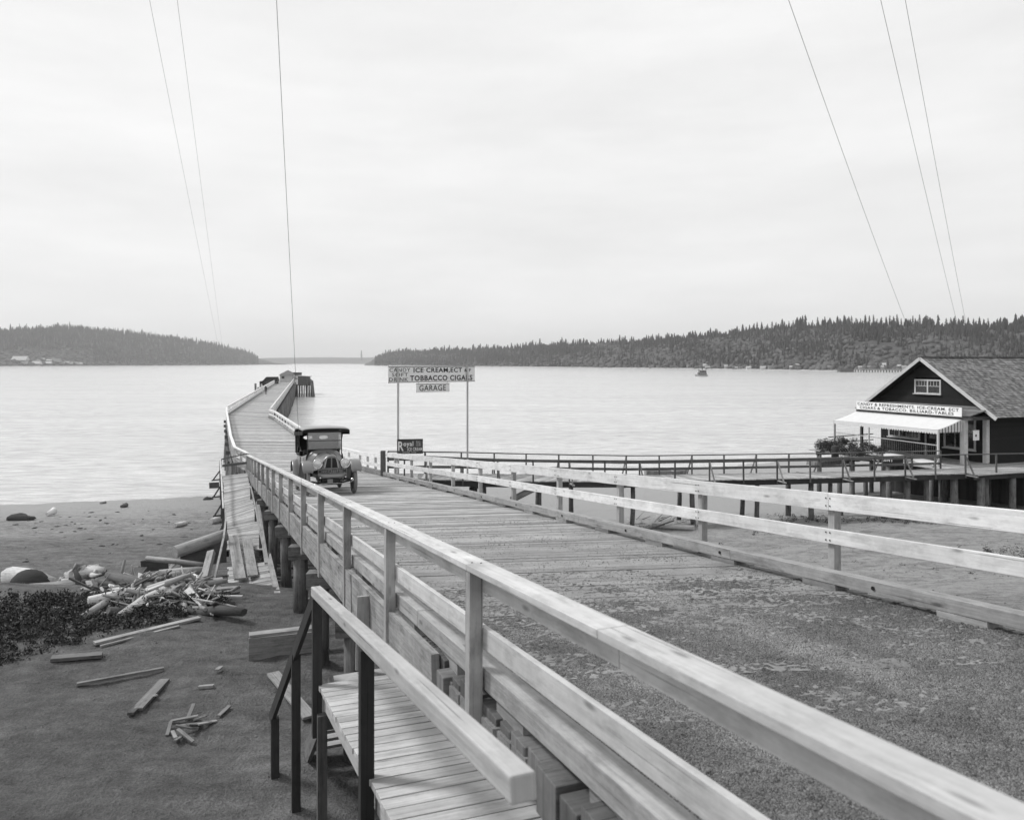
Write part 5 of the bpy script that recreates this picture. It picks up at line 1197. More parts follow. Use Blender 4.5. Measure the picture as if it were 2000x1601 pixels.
# its rails
def tubeb(pts, w_, h_, name, mat, parent):
    for a, b_ in zip(pts, pts[1:]): m_ = MB(); m_.beam(a, b_, w_, h_); m_.build(name, mat, parent)
gr_ = empty('gangway_railing', GL[0], 'warped weathered handrail along the left side of the gangway', 'railing')
tubeb([P(430, 899, 40.6), P(432, 929, 36), P(436, 996, 29.6)], .05, .14, 'rail', W_RAIL, gr_)
tubeb([P(440, 994, 29.5), P(441, 1016, 27.6), P(437, 1050, 25.4), P(417, 1140, 21.8)], .06, .09, 'rail', W_KERB, gr_)
for px, yt, yb, Y in ((430.5, 898, 942, 40.6), (431.5, 926, 975, 36), (433.5, 960, 1012, 32.4), (436.5, 992, 1060, 29.4), (440.5, 1018, 1085, 27.4)):
    m_ = MB(); m_.beam(P(px, yb, Y), P(px, yt, Y), .08, .08); m_.build('post', W_DARK, gr_)
    m_ = MB(); m_.beam(P(px - 17, yb - 4, Y), P(px, yb - 6, Y), .06, .07); m_.build('outrigger', W_DARK, gr_); m_ = MB(); m_.beam(P(px - 15, yb - 4, Y), P(px, yt + (yb - yt) * .45, Y), .05, .06); m_.build('brace', W_DARK, gr_)
hr_ = empty('gangway_gate', P(455, 900, 40.6), 'two dark bars closing the head of the gangway against the pier side', 'gate')
for a, b_, h_ in ((P(432, 897, 40.6), P(483, 885.5, 40.9), .06), (P(434, 909.5, 40.6), P(483, 903.5, 40.9), .13)): m_ = MB(); m_.beam(a, b_, .04, h_); m_.build('bar', W_DARK, hr_)
rr2 = empty('gangway_railing', GR[1], 'bent pale handrail along the right side of the gangway, sagging onto its edge', 'railing')
tubeb([P(490, 951, 33.5), P(499, 992, 29.6), P(508, 1040, 26.6), P(521, 1098, 24.2)], .05, .08, 'rail', W_KERB, rr2)
for px, yt, yb, Y in ((491, 955, 985, 33), (500, 995, 1040, 29.4), (509, 1043, 1085, 26.5)): m_ = MB(); m_.beam(P(px, yb, Y), P(px, yt, Y), .08, .08); m_.build('post', W_DARK, rr2)
for i_, (a, b_, w_, lab) in enumerate([((503, 980, 29), (521, 1100, 22.4), .12, 'long pale board leaning down beside the right of the gangway'), ((524, 1082, 23.5), (548, 1187, 17.6), .14, 'pale board slanting down to the sand beside the big pile')]):
    m_ = MB(); m_.beam(P(*a), P(*b_), w_, .05, up=(.3, -.8, .3)); tag(m_.build('board', W_KERB), lab, 'board')
m_ = MB(); m_.beam(P(409, 948, 37), P(428, 947, 37), .05, .28); tag(m_.build('board', W_DARK), 'short dark board fixed out over the beach beside the gangway rail', 'board')
# ------------------------------------------------------------------ landing and stairs in the foreground
ld = empty('stair_landing', V((-1.5, 7, 6)), 'sloping landing of fresh pale planks at the head of the beach stairs', 'landing')
def LP(Y, d, h): return V((-2.09 + .39 * (8.3 - Y) + d, Y + d * .36, HC - 3.47 + .165 * (8.3 - Y) + h))      # landing: d metres right of its left edge
m_ = MB(); A_ = [LP(8.3, 0, 0), LP(.6, 0, 0)]; B2 = [LP(8.3, 1.5, 0), LP(.6, 1.5, 0)]
planks(m_, A_, B2, .185, .05, .012, .016, .002); m_.build('deck', W_LAND, ld, bevel=.003)
m_ = MB(); m_.beam(LP(8.25, .07, -.16), LP(.6, .07, -.16), .05, .2); m_.build('stringer', W_LANDRAIL, ld)
m_ = MB(); m_.beam(LP(8.25, 1.4, -.16), LP(.6, 1.4, -.16), .05, .2); m_.build('stringer', W_LANDRAIL, ld)
for Y, d in ((8.2, 0.02), (5.0, .1), (8.2, 1.4), (2, .1), (5, 1.4)):
    p = LP(Y, d, -.3); m_ = MB(); m_.beam(V((p.x, p.y, ground(p.x, p.y) - .4)), p + V((0, 0, .0)), .1, .1, up=(-.36, .93, 0)); m_.build('leg', W_DARK, ld)
m_ = MB(); m_.beam(LP(8.2, 0, -.4), LP(8.2, 1.4, -.4), .08, .12); m_.build('crosspiece', W_DARK, ld)
lr = empty('landing_handrail', LP(6, 0, 0), 'thick square-timber handrail on dark posts running beside the landing toward the camera', 'railing')
m_ = MB(); m_.beam(LP(8.36, -.02, 1.0), LP(2.83, .0, 1.0), .105, .105); m_.build('rail', W_LANDRAIL, lr, bevel=.01)
for Y in (8.28, 5.62):
    m_ = MB(); p = LP(Y, -.02, 0); m_.beam(V((p.x, p.y, p.z - .55)), V((p.x, p.y, p.z + .945)), .1, .1, up=(-.36, .93, 0)); m_.build('post', W_BLACK, lr, bevel=.004)
sr_ = empty('stair_railing', V((-2.5, 9.5, 5)), 'dark handrail on two posts descending with the stairs to the sand', 'railing')
a = P(621, 1150, 8.35); b_ = P(530, 1403, 9.9); m_ = MB(); m_.beam(a, b_, .05, .12); m_.build('rail', W_BLACK, sr_)
for px, yt, Y in ((578, 1275, 9.1), (537, 1400, 9.85)):
    p = P(px, yt, Y); m_ = MB(); m_.beam(V((p.x, p.y, ground(p.x, p.y) - .2)), p, .1, .1, up=(-.36, .93, 0)); m_.build('post', W_BLACK, sr_)
st = empty('stairs', V((-2.2, 9.5, 5)), 'short flight of wooden stairs dropping from the landing to the sand', 'stairs')
s0 = V((-2.0, 8.55, LP(8.3, 0, 0).z - .02)); s1 = V((-2.75, 10.3, ground(-2.7, 10.3) + .05)); sd_ = V((.92, .39, 0))
for k_ in (0, .95):
    m_ = MB(); m_.beam(s0 + sd_ * k_ - V((0, 0, .12)), s1 + sd_ * k_ - V((0, 0, .05)), .05, .26); m_.build('stringer', W_GREY, st)
for k in range(8):
    p = s0.lerp(s1, (k + .5) / 8); m_ = MB(); m_.beam(p + sd_ * .03, p + sd_ * .92, .24, .04); m_.build('tread', W_LANDRAIL, st)
# ------------------------------------------------------------------ boards, trough, stakes on the near sand
def gp_(px, py):       # point of the ground seen at that place
    Y = 4.0
    while Y < 90:
        z = HC - (py - HY) / F * Y; x = (px - CX) / F * Y
        if ground(x, Y) >= z: return V((x, Y, ground(x, Y)))
        Y += .05
    return V((x, Y, 0))
def gboard(a, b_, w_, th, mat, name, label, cat, h=.03, group=None, h2=None):
    p, q = gp_(*a), gp_(*b_); n_ = max(1, int((q - p).length / 2)); m_ = MB(); m_.beam(p + V((0, 0, h)), q + V((0, 0, h if h2 is None else h2)), w_, th); return tag(m_.build(name, mat, bevel=.004), label, cat, group)
gboard((184, 1261), (390, 1211), .14, .05, W_KERB, 'plank', 'long pale plank lying on the sand below the brambles', 'plank', .05)
gboard((196, 1266), (350, 1225), .06, .03, W_GREY, 'lath', 'thin lath lying just beneath the long pale plank', 'plank')
gboard((100, 1294), (200, 1286), .2, .06, W_GREY, 'plank', 'broad grey plank with a pointed end at the far left of the sand', 'plank', .06)
gboard((150, 1342), (320, 1309), .07, .05, W_GREY, 'plank', 'thin pole lying along the sand in the left foreground', 'plank')
gboard((268, 1392), (322, 1335), .16, .05, W_GREY, 'plank', 'short weathered plank lying slantwise in the left foreground', 'plank', .05)
gboard((255, 1400), (280, 1372), .1, .04, W_DARK, 'plank', 'dark splintered board end beside the slanting plank', 'plank', .03)
gboard((388, 1346), (418, 1343), .06, .05, W_KERB, 'stick', 'small pale stick on the gravel bank', 'stick')
gboard((485, 1288), (640, 1270), .06, .42, W_GREY, 'trough', 'long boarded trough side standing on edge behind the stairs', 'trough', .16)
gboard((487, 1283), (640, 1264), .2, .04, W_KERB, 'trough_cover', 'narrow cover board lying over the trough side behind the stairs', 'board', .4)
gboard((533, 1325), (605, 1412), .2, .04, W_KERB, 'board', 'pale board lying on the sand behind the stair posts', 'board', .08)
gboard((600, 1180), (640, 1178), .1, .06, W_GREY, 'board', 'grey board lying on the sand between the ramp piles', 'board', .1)
gboard((350, 1425), (390, 1420), .07, .03, W_GREY, 'stick', 'broken stick among splinters in the foreground dirt', 'stick')
for k, (px, py) in enumerate([(360, 1412), (372, 1400), (365, 1432), (340, 1440), (380, 1428), (392, 1415), (350, 1448), (362, 1450), (330, 1430), (405, 1418), (428, 1310), (302, 1365), (438, 1395)]):
    p = gp_(px, py); a = R.random() * 6; l_ = R.uniform(.06, .2); m_ = MB(); m_.beam(p + V((-l_ * math.cos(a), -l_ * math.sin(a), .03)), p + V((l_ * math.cos(a), l_ * math.sin(a), .05 + R.uniform(0, .1))), R.uniform(.03, .08), .02)
    tag(m_.build('splinter', W_GREY), 'small wood splinter scattered on the foreground dirt', 'splinter', 'splinters on the foreground dirt')
p = gp_(704, 1390); m_ = MB(); p = P(706, 1290, 8.9); m_.beam(p + V((0, 0, -.1)), p + V((.02, 0, .75)), .14, .03, up=(.36, -.93, 0)); tag(m_.build('stake', W_KERB), 'pale pointed board hanging under the ramp edge behind the handrail', 'board')
# ------------------------------------------------------------------ driftwood line
def dlog(pts, rs, mat, name, label, cat='log', group=None, rough=.12, n=10):
    m_ = MB(); m_.tube(pts, rs, n, rough=rough); o = m_.build(name, mat); sm = None; return tag(o, label, cat, group)
dlog([P(341, 1078, 25.2), P(440, 1045, 26.6)], [.22, .24], W_KERB, 'log', 'big bleached log with a sawn end lying against the gangway')
m_ = MB(); m_.beam(P(352, 1088, 25.6) , P(442, 1077, 26.4), .1, .72); tag(m_.build('timber_wall', W_DARK), 'dark timber bulkhead under the bleached log by the gangway', 'wall')
dlog([P(20, 1166, 22.0), P(100, 1160, 21.6), P(160, 1150, 21.2)], [.32, .30, .28], W_GREY, 'log', 'long grey log lying along the edge of the brambles at far left')
dlog([P(20, 1125, 23.6), P(60, 1127, 23.0), P(98, 1140, 22.4)], [.3, .28, .2], W_DRIFT, 'log', 'pale driftwood log behind the dark stump at far left')
st_ = empty('stump', gp_(55, 1165), 'big dark round-topped stump at the far left of the driftwood', 'stump')
c = P(58, 1150, 22.3); m_ = MB(); m_.ball(c, .62, 28, 16, .95, .7, .92, .012); m_.build('wood', W_BLACK, st_)
m_ = MB(); 
for k in range(5): a = k * 1.25; m_.tube([c + V((.4 * math.cos(a), .3 * math.sin(a), -.3)), c + V((.8 * math.cos(a), .6 * math.sin(a), -.62))], [.12, .05], 7, rough=.2)
m_.build('roots', W_BLACK, st_)
rt = empty('root_mass', gp_(155, 1150), 'large bleached driftwood root mass with holes and claw-like roots', 'driftwood')
for i_ in range(44):
    if i_ < 7: x0, y0, x1, y1, r0, r1_ = [(110, 1146, 150, 1122, .07, .17), (132, 1150, 146, 1118, .16, .18), (148, 1122, 205, 1112, .18, .07), (158, 1124, 188, 1106, .14, .07), (132, 1122, 152, 1148, .15, .09), (148, 1112, 168, 1106, .12, .05), (150, 1140, 170, 1130, .16, .1)][i_]
    else:
        x0 = R.uniform(122, 192); y0 = interp(x0, [(120, 1140), (150, 1124), (190, 1116)]) + R.gauss(0, 6); a = R.uniform(0, 6.28); l_ = R.uniform(10, 26); x1 = x0 + l_ * math.cos(a); y1 = min(1150, y0 + l_ * .6 * math.sin(a)); r0 = R.uniform(.04, .1); r1_ = r0 * .3
    Y0 = 22.6 + R.uniform(-.3, .2); m_ = MB(); a = P(x0, y0, Y0); b_ = P(x1, y1, Y0 + R.uniform(-.4, .4)); w_ = V((R.uniform(-.12, .12), R.uniform(-.12, .12), R.uniform(-.06, .14)))
    m_.tube([a, a.lerp(b_, .35) + w_, a.lerp(b_, .7) + w_ * .6, b_], [r0, r0 * R.uniform(.8, 1.15), (r0 + r1_) / 2, r1_], 8, rough=.35); m_.build('root', W_DRIFT if i_ % 5 else W_GREY, rt)
sg2 = empty('snag', gp_(158, 1200), 'dark crooked snag standing up through the brambles', 'snag')
m_ = MB(); m_.tube([P(156, 1215, 19.6), P(159, 1160, 19.8), P(154, 1132, 19.9), P(147, 1113, 20.0)], [.22, .14, .09, .05], 8, rough=.2); m_.build('trunk', W_BLACK, sg2)
m_ = MB(); m_.tube([P(160, 1135, 19.8), P(215, 1139, 19.8), P(242, 1145, 19.8)], [.05, .05, .02], 6, rough=.1); m_.build('branch', W_BLACK, sg2)
# named big pieces of the heap (photo positions) then many smaller sticks
named = [((286, 1090, 23.0), (398, 1102, 22.6), .07, 'pole', 'long grey pole with stubs lying across the top of the driftwood heap'), ((240, 1122, 22.4), (330, 1162, 21.2), .055, 'pole', 'bleached pole slanting across the middle of the driftwood heap'),
         ((281, 1127, 22.4), (325, 1147, 21.8), .09, 'log', 'short thick bleached log end in the middle of the driftwood heap'), ((205, 1135, 22.0), (244, 1117, 22.8), .05, 'pole', 'dark thin pole sticking out at the left of the heap'),
         ((312, 1120, 23), (398, 1113, 23), .13, 'log', 'smooth pale log at the back of the driftwood heap'), ((368, 1122, 22), (402, 1148, 21.3), .11, 'log', 'peeling pale log near the leaning board of the heap'),
         ((228, 1186, 20.5), (252, 1150, 21.2), .07, 'branch', 'knobbly white branch at the front left of the heap'), ((292, 1146, 21.5), (315, 1160, 21), .12, 'log', 'split white log chunk at the front of the heap')]
for a, b_, r, nm, lab in named:
    p, q = P(*a), P(*b_); dlog([p, p.lerp(q, .5) + V((0, 0, R.uniform(-.04, .04))), q], [r, r * 1.05, r * .8], W_DRIFT if 'pale' in lab or 'white' in lab or 'bleached' in lab else W_GREY, nm, lab, nm)
for a, b_, w_, th, lab in [((400, 1130, 21.6), (413, 1078, 22.6), .2, .16, 'squared timber leaning upright at the right of the driftwood heap'), ((262, 1127, 22.6), (276, 1109, 23.2), .35, .06, 'dark box board leaning on the left of the heap'), ((276, 1106, 23.6), (328, 1101, 23.6), .05, .35, 'dark box side standing behind the driftwood heap'),
                           ((300, 1124, 22.2), (328, 1136, 21.8), .5, .04, 'dark square panel lying flat in the heap'), ((250, 1152, 21.4), (298, 1134, 21.8), .22, .05, 'pale plank crossing the front of the heap'), ((405, 1165, 20.8), (398, 1195, 20.2), .1, .08, 'grey stake beside the foot of the leaning timber')]:
    m_ = MB(); m_.beam(P(*a), P(*b_), w_, th, up=(0, -1, .3) if 'timber' in lab else (0, 0, 1)); tag(m_.build('board', W_DARK if 'dark' in lab else W_GREY), lab, 'board')
def heap_pt():
    while True:
        px = R.gauss(312, 66)
        if 172 < px < 446: break
    top = interp(px, [(172, 1150), (250, 1134), (300, 1120), (400, 1128), (446, 1150)]); bot = interp(px, [(172, 1168), (250, 1190), (330, 1182), (400, 1192), (446, 1186)])
    u = R.random(); p = gp_(px, top + (bot - top) * u + 12); p.z += R.uniform(0, .34) * (1 - abs(u - .4)); return p, px
for k in range(250):
    p, px = heap_pt()
    big = k < 46; L = R.uniform(.45, 1.3) if big else R.uniform(.12, .6); r = R.uniform(.06, .13) if big else R.uniform(.012, .045)
    a = R.gauss(-.45, 1.1); el_ = R.gauss(0, .16 if big else .4); d = V((math.cos(a) * math.cos(el_), math.sin(a) * math.cos(el_), math.sin(el_)))
    if big: p.z -= .1
    bend = V((R.uniform(-.12, .12), R.uniform(-.12, .12), R.uniform(-.08, .12))) * (L * .9)
    mat_ = R.choice([W_DRIFT, W_DRIFT, W_GREY, W_KERB, W_DARK]); gx = px
    sd_ = 'left' if px < 270 else ('middle' if px < 350 else 'right')
    m_ = MB(); m_.tube([p - d * L, p - d * L * .3 + bend * .7, p + d * L * .35 + bend, p + d * L], [r * R.uniform(.5, 1), r * 1.1, r, r * R.uniform(.3, .8)], 7 if big else 5, rough=.25)
    if R.random() < .45:
        q_ = p + d * L * .1 + bend; e_ = V((R.uniform(-1, 1), R.uniform(-1, 1), R.uniform(-.1, .9))).normalized(); m_.tube([q_, q_ + e_ * L * .3, q_ + (e_ + d * .4).normalized() * L * .55], [r * .7, r * .5, r * .2], 5, rough=.2)
    tone_ = {'driftwood': 'bleached', 'weathered_wood': 'grey', 'kerb_wood': 'pale grey', 'dark_timber': 'dark'}[mat_.name]
    tag(m_.build('driftwood_log' if big else 'driftwood_branch', mat_), '%s driftwood %s lying in the %s of the heap beside the gangway' % (tone_, 'log' if big else 'branch', sd_), 'log' if big else 'branch', 'driftwood logs of the heap' if big else 'driftwood branches of the heap')
for k in range(80):
    p, px = heap_pt(); a = R.gauss(-.4, 1.2); el_ = R.gauss(0, .35); L = R.uniform(.15, .6); d = V((math.cos(a) * math.cos(el_), math.sin(a) * math.cos(el_), math.sin(el_)))
    mat_ = R.choice([W_DRIFT, W_GREY, W_KERB, W_DARK]); tone_ = {'driftwood': 'bleached', 'weathered_wood': 'grey', 'kerb_wood': 'pale grey', 'dark_timber': 'dark'}[mat_.name]
    sd_ = 'left' if px < 270 else ('middle' if px < 350 else 'right')
    m_ = MB(); m_.beam(p - d * L, p + d * L, R.uniform(.06, .22), R.uniform(.015, .05), up=(R.uniform(-.5, .5), R.uniform(-.5, .5), 1), w2=R.uniform(.03, .15)); tag(m_.build('broken_board', mat_), '%s broken board in the %s of the driftwood heap' % (tone_, sd_), 'board', 'broken boards of the heap')
def chip(rng):
    v = np.array([(-.5, -.06, 0), (.5, -.04, 0), (.5, .05, .0), (-.5, .06, 0), (-.5, -.05, .06), (.5, -.04, .05), (.5, .05, .05), (-.5, .05, .06)]) * [rng.uniform(.6, 1.6), rng.uniform(.5, 1.8), 1]
    return v, np.array([(0, 1, 5), (0, 5, 4), (1, 2, 6), (1, 6, 5), (2, 3, 7), (2, 7, 6), (3, 0, 4), (3, 4, 7), (4, 5, 6), (4, 6, 7)])
CHIP = [chip(rn) for _ in range(8)]; pl = []
for _ in range(2600):  # chips in dark timber colour, put in as shade between the heap's pieces
    p, px = heap_pt(); s_ = rn.uniform(.04, .22); pl.append((p.x, p.y, p.z - rn.uniform(0, .15), s_, s_ * rn.uniform(.5, 2), rn.random() * 6))
scatter('gap_shade_litter', W_DARK, CHIP, pl, label='bark and chips kept dark to shade the gaps of the driftwood heap', cat='litter')
pl = []
for _ in range(2600):
    if rn.random() < .5:      # tide wrack lines on the left beach
        x = rn.uniform(-42, -9); zt = rn.choice([2.75, 2.1, 1.15]) + rn.gauss(0, .05); Y = 58
        while Y > 20 and ground(x, Y) < zt: Y -= .25
        pl.append((x, Y, ground(x, Y), rn.uniform(.04, .16), .12, rn.gauss(0, .8)))
    else:
        Y = rn.uniform(7, 17); x = lx(Y) - .5 - rn.uniform(0, 16); pl.append((x, Y, ground(x, Y), rn.uniform(.02, .09), .05, rn.random() * 6))
scatter('beach_litter', W_DARK, CHIP, pl, label='small twigs and chips strewn along the tide lines and the sand', cat='litter')
for k in range(60):           # debris under and beside the gangway foot
    px = R.uniform(520, 600); py = R.uniform(1092, 1130); p = gp_(px, py + 5); a = R.uniform(-.6, .6); L = R.uniform(.15, .7); d = V((math.cos(a), math.sin(a) * .5, R.uniform(-.1, .15)))
    if k % 3: continue
    r = R.uniform(.02, .05); dlog([p - d * L + V((0, 0, .08)), p + d * L + V((0, 0, .08))], [r, r * .7], R.choice([W_DRIFT, W_DARK]), 'driftwood_stick', 'stick of drift lying among the ramp piles', 'stick', 'drift among the ramp piles', .2, 6)
# right-hand drift by the walkway piles
for k in range(46):
    px = R.uniform(1225, 1360); py = R.uniform(1012, 1036); p = gp_(px, py); a = R.gauss(0, .8); el_ = abs(R.gauss(0, .5)); L = R.uniform(.2, .9); d = V((math.cos(a) * math.cos(el_), math.sin(a) * math.cos(el_) * .5, math.sin(el_)))
    r = R.uniform(.012, .04); dlog([p, p + d * L], [r, r * .5], R.choice([W_DRIFT, W_GREY, W_DRIFT]), 'driftwood_stick', 'thin bleached stick in the drift under the beach walkway', 'stick', 'drift under the walkway', .2, 5)
dlog([gp_(1275, 1031) + V((0, 0, .12)), gp_(1356, 1035) + V((0, 0, .1))], [.13, .12], W_DRIFT, 'log', 'bleached log lying on the shingle under the beach walkway')
dlog([gp_(1262, 1040) + V((0, 0, .1)), gp_(1316, 1030) + V((0, 0, .35))], [.05, .03], W_DARK, 'pole', 'dark pole resting on the bleached log under the walkway', 'pole')
# clumps of weed and stones on the left beach
def clump_mesh(seed):
    q = random.Random(seed); m_ = MB(); save = R.getstate(); m_.ball((0, 0, .04), .16, 8, 5, 1.3, .9, .6, .22); m_.ball((.14, .05, .03), .09, 7, 4, 1.2, 1, .6, .2); o = m_.build('stone', M_ROCK); d = o.data; bpy.data.objects.remove(o); return d
cl = [clump_mesh(k) for k in range(5)]
spots = [(45, 1008), (100, 1005), (118, 1010), (165, 1001), (178, 1001), (206, 1011), (174, 1009), (136, 1010), (140, 1020), (146, 1023), (128, 1026), (112, 1028), (101, 1034), (156, 1032), (146, 1038), (166, 1033), (67, 1031), (70, 1022), (80, 1019), (57, 1017), (31, 1025), (279, 1014), (340, 1005), (187, 1010), (300, 1034), (276, 1046), (278, 1055), (311, 1063), (220, 1063), (228, 1064), (214, 1081), (88, 1091), (52, 1092), (50, 1097), (103, 1098), (50, 1069), (360, 1049), (374, 1034), (200, 1066), (240, 983), (120, 1040), (95, 1040), (70, 1040), (160, 1024), (196, 1016), (208, 1022), (330, 1020), (365, 1022), (404, 1000), (410, 1014), (125, 1050), (176, 1053), (262, 1024), (290, 998), (230, 1000)]
for px, py in spots:
    p = gp_(px, py); o = bpy.data.objects.new('stone', R.choice(cl)); C.objects.link(o); o.location = p; s = R.uniform(.22, .6); o.scale = (s * R.uniform(1, 2), s, s * .6); o.rotation_euler = (0, 0, R.random() * 3)
    tag(o, 'small dark weedy stone lying on the open left beach', 'stone', 'weedy stones on the left beach')
o = bpy.data.objects.new('boulder', cl[0]); C.objects.link(o); o.location = gp_(38, 1016); o.scale = (3.6, 2.5, 3.0); tag(o, 'large dark weedy boulder at the waterline far left', 'boulder')
o = bpy.data.objects.new('boulder', cl[1]); C.objects.link(o); o.location = gp_(406, 976); o.scale = (1.7, 1.2, 1.6); tag(o, 'dark boulder at the waterline near the gangway', 'boulder')
dlog([gp_(92, 1009) + V((0, 0, .15)), gp_(106, 1006) + V((0, 0, .3))], [.12, .22], W_DRIFT, 'log', 'short pale log lying alone on the upper left beach')
dlog([gp_(237, 992) + V((0, 0, .1)), gp_(247, 990) + V((0, 0, .15))], [.1, .16], W_DARK, 'log', 'short dark log at the edge of the water, left of centre beach')
dlog([gp_(342, 1030) + V((0, 0, .12)), gp_(362, 1026) + V((0, 0, .12))], [.12, .14], W_DRIFT, 'log', 'bleached log lying on the beach left of the gangway')
dlog([gp_(196, 984) + V((0, 0, .05)), gp_(206, 983) + V((0, 0, .08))], [.08, .1], W_GREY, 'log', 'thin grey log by the water on the left beach')
dlog([gp_(411, 1024) + V((0, 0, .15)), gp_(431, 1020) + V((0, 0, .2))], [.16, .2], W_DRIFT, 'log', 'bleached log beside the gangway braces')
# brambles and weeds (uncountable)
cs = []
for _ in range(1500):
    px = R.uniform(-60, 436); y0 = interp(px, [(-60, 1175), (160, 1172), (250, 1184), (330, 1176), (436, 1188)]); y1 = interp(px, [(-60, 1330), (100, 1282), (200, 1250), (300, 1222), (400, 1198), (436, 1190)])
    u = R.random(); py = y0 + (y1 - y0) * u
    if R.random() < u ** 2.5 or h1(px * .05, py * .11, 1.3, 2) < -1.0: continue
    p = gp_(px, py); cs.append((p + V((0, 0, R.uniform(.0, .16) * (1 - u) + .02)), R.uniform(.05, .2)))
o = leafy('brambles', M_LEAF, cs, 48, .03); tag(o, 'dark tangle of brambles and weeds in front of the driftwood', 'brambles', kind='stuff')
cs = []
for _ in range(90):
    x, Y = R.uniform(8, 30), R.uniform(24, 40)
    if x < rx(Y) + 6 or h1(x, Y, .45, 2) < .3: continue
    cs.append((V((x, Y, ground(x, Y))), R.uniform(.1, .25)))
for _ in range(130):
    px = R.uniform(1500, 1900); p = gp_(px, interp(px, [(1500, 1012), (1900, 1018)]) + R.uniform(-6, 8)); cs.append((p, R.uniform(.1, .25)))
for _ in range(40):
    px = R.uniform(1920, 2010); p = gp_(px, R.uniform(1075, 1100)); cs.append((p, R.uniform(.1, .3)))
o = leafy('weeds', M_LEAF, cs, 40, .035); tag(o, 'low dark weeds on the shingle', 'weeds', kind='stuff')
# ------------------------------------------------------------------ wires
def wire(a, b_, r, label, sag=.5):
    pts = []
    for i in range(17):
        t_ = i / 16; p = a.lerp(b_, t_); p.z -= sag * 4 * t_ * (1 - t_); pts.append(p)
    e_ = pts[0] - pts[1]; pts.insert(0, pts[0] + e_ * ((pts[0].y + 14) / max(.01, -e_.y)))          # the span carries on up over the viewer's head
    m_ = MB(); m_.tube(pts, r, 5); tag(m_.build('wire', M_WIRE), label, 'wire', 'overhead wires')
wire(P(292, 0, 13), P(441, 745, 92), .003, 'outer of the two thin wires slanting down at the upper left to the pier', .15)
wire(P(346, 0, 13), P(443, 742, 92), .003, 'inner of the two thin wires slanting down at the upper left to the pier', .15)
wire(P(540, 0, 7.5), P(591, 990, 15.8), .003, 'nearly upright wire running down in front of the car to the ramp', .05)
wire(P(1540, 0, 22), P(1799, 704, 49.2), .0075, 'wire running down to the peak of the shop roof', .25)
wire(P(1720, 0, 18), P(1905, 772, 45.8), .0055, 'left one of two parallel wires crossing the shop roof', .2)
wire(P(1768, 0, 18), P(1912, 757, 46.4), .0055, 'right one of two parallel wires crossing the shop roof', .2)
# ------------------------------------------------------------------ steamer, far shores
sb = empty('steamboat', V((141, 587, 0)), 'small two-deck passenger steamboat under way on the open water', 'boat'); f = frame2(V((145, 589, 0)), math.pi + .12)
rows = []
for i in range(15):
    t_ = i / 14 * 2 - 1; hw = 1.6 * (1 - max(0, t_) ** 2.5) ** .9 + .03; sh = .5 * t_ * t_ * (1 if t_ > 0 else .4)
    rows.append([f(t_ * 4.9, s_ * hw * k_, z_ + (sh if z_ > 0 else 0)) for s_, k_, z_ in ((-1, 1, 1.1), (-1, .95, .3), (-1, .7, -.4), (1, .7, -.4), (1, .95, .3), (1, 1, 1.1))])
m_ = MB(); m_.grid(rows, True); m_.poly(rows[0]); m_.build('hull', M_TRIM, sb)
m_ = MB(); m_.grid([[r_[0], r_[5]] for r_ in rows], False); m_.build('deck', W_GREY, sb)
for s_ in (0, 5): m_ = MB(); m_.tube([r_[s_] for r_ in rows], .1, 5); m_.build('rubbing_strake', W_BLACK, sb)
cbn = fbox(f, -4.0, 2.4, -1.2, 1.2, 1.1, 2.9, 'cabin', W_GREY, sb)
for k in range(7): fbox(f, -3.8 + k * .85, -3.3 + k * .85, -1.24, -1.205, 1.9, 2.5, 'window', M_GLASS if k % 2 else M_TRIM, cbn); fbox(f, -3.8 + k * .85, -3.3 + k * .85, 1.205, 1.24, 1.9, 2.5, 'window', M_TRIM if k % 2 else M_GLASS, cbn)
fbox(f, -4.3, 2.9, -1.45, 1.45, 2.92, 3.05, 'upper_deck', M_TRIM, sb); fbox(f, -3.9, 1.2, -.9, .9, 3.06, 4.5, 'upper_cabin', W_DARK, sb); fbox(f, 1.3, 2.5, -.7, .7, 3.06, 4.9, 'pilothouse', M_TRIM, sb); fbox(f, -4.2, 2.9, -1.05, 1.05, 4.92, 5.02, 'roof', W_GREY, sb)
m_ = MB(); m_.tube([f(-.9, 0, 5), f(-.9, 0, 7.6)], .33, 10); m_.build('funnel', W_BLACK, sb); m_ = MB(); m_.tube([f(1.9, 0, 4.9), f(1.9, 0, 8.6)], .06, 6); m_.build('mast', W_DARK, sb); m_ = MB(); m_.tube([f(-3.6, 0, 3.0), f(-3.8, 0, 5.4)], .05, 6); m_.build('flagstaff', W_DARK, sb)
fps = [(1182, 1440, W_DARK)]
m_ = MB(); c = XZ(706, 7900, 0); m_.tube([V((c.x, c.y, 40)), V((c.x, c.y, HC + 24 / F * 7900))], [9, 6], 12); tag(m_.build('smokestack', W_DARK), 'tall thin smokestack faint on the farthest shore', 'chimney')
def shore_right(px): return interp(px, [(a, c_) for a, b2, c_ in RIGHT])
def shore_left(px): return interp(px, [(a, c_) for a, b2, c_ in LEFT])
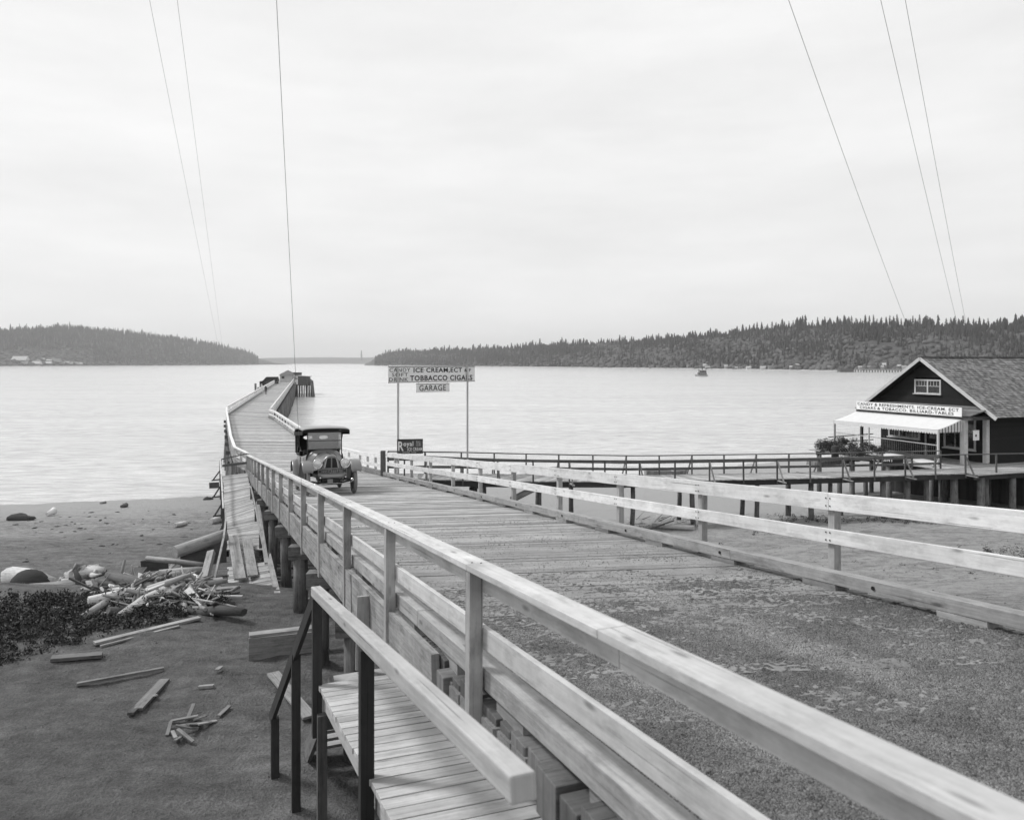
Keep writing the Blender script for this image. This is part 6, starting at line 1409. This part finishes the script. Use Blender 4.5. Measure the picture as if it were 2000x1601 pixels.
def cottage(px, Y, w_, h_, label, group, z0=.6, mat=None):
    c = XZ(px, Y, 0); c.z = z0; o = empty('house', c, label, 'house', group); o.rotation_euler = (0, 0, R.uniform(-.4, .4)); d = w_ * .7
    m_ = MB(); m_.box((-w_ / 2, -d / 2, -1), (w_ / 2, d / 2, h_)); m_.build('wall', mat or R.choice([M_TRIM, W_SHED, M_TRIM, W_GREY]), o, M=IDM)
    m_ = MB(); rh = w_ * .32; m_.poly([(-w_ * .58, -d * .6, h_), (w_ * .58, -d * .6, h_), (w_ * .58, 0, h_ + rh), (-w_ * .58, 0, h_ + rh)]); m_.poly([(w_ * .58, d * .6, h_), (-w_ * .58, d * .6, h_), (-w_ * .58, 0, h_ + rh), (w_ * .58, 0, h_ + rh)])
    m_.poly([(w_ * .55, -d * .5, h_), (w_ * .55, d * .5, h_), (w_ * .55, 0, h_ + rh * .95)]); m_.poly([(-w_ * .55, d * .5, h_), (-w_ * .55, -d * .5, h_), (-w_ * .55, 0, h_ + rh * .95)]); m_.build('roof', R.choice([W_GREY, W_SHED, W_GREY, M_TRIM]), o, M=IDM)
for px, dz in [(1272, 0), (1345, 3), (1378, 3), (1382, 0), (1418, 2), (1438, 0), (1462, 0), (1490, 0), (1505, 1), (1512, 4), (1547, 1), (1558, 4), (1575, 4), (1590, 2), (1598, 1), (1615, 4), (1620, 2), (1642, 5), (1668, 3), (1680, 2), (1699, 2), (1707, 5), (1725, 2), (1730, 4), (1740, 4), (1757, 3), (1768, 2), (1780, 4)]:
    Y = shore_right(px) * (1.0 + .004 * dz) + 1; cottage(px, Y, R.uniform(4, 7.5), R.uniform(1.8, 2.8), 'small cottage on the waterfront below the right-hand hill', 'cottages along the right shore', .8 + dz * 1.1, R.choice([W_SHED, W_GREY, W_GREY, M_TRIM]))
for px, w_, dz in [(40, 40, 12), (48, 16, 5), (75, 12, 10), (72, 26, 3), (84, 10, 14), (96, 14, 10), (110, 26, 10), (104, 10, 15), (95, 18, 3), (124, 9, 5), (131, 14, 5), (139, 10, 4), (150, 12, 4), (158, 10, 3)]:
    Y = shore_left(px) * (1 + .0012 * dz); cottage(px, Y, w_, 4.2 if w_ < 20 else 3.0, 'low mill building on the far left shore', 'mill buildings on the left shore', 1 + dz * 1.3, R.choice([W_SHED, W_GREY]))
fp_ = empty('far_pier', V((420, 850, 0)), 'long low pier on close-set piles before the cottages of the right shore', 'pier'); m_ = MB(); a, b_ = XZ(1640, 862, 3.0), XZ(1790, 838, 3.0); m_.beam(a, b_, 3, .8); m_.build('deck', W_SHED, fp_)
for k in range(27): p = a.lerp(b_, (k + .5) / 27); m_ = MB(); m_.beam(V((p.x, p.y - 1, -1)), V((p.x, p.y - 1, 2.5)), .9, .5); m_.build('pile', W_BLACK, fp_)
c = XZ(1649, 860, 0); m_ = MB(); m_.box((c.x - 7, c.y - 6, -.5), (c.x + 8, c.y + 2, 3.6)); m_.build('shed', W_DARK, fp_); 
fs_ = empty('piling_line', V((-1500, 2600, 0)), 'long row of low piles in the water off the left shore', 'piles')
for k in range(70):
    px = 185 + k * 2.1; Y = interp(px, [(185, 2780), (330, 3080)]); p = XZ(px, Y, 0); m_ = MB(); m_.beam(V((p.x, p.y, -1)), V((p.x, p.y, 2.2 if px < 305 else 4.5)), .9, .9); m_.build('pile', W_DARK, fs_)
# ------------------------------------------------------------------ tidy
for o in list(bpy.data.objects):
    if '_abs' in o: del o['_abs']
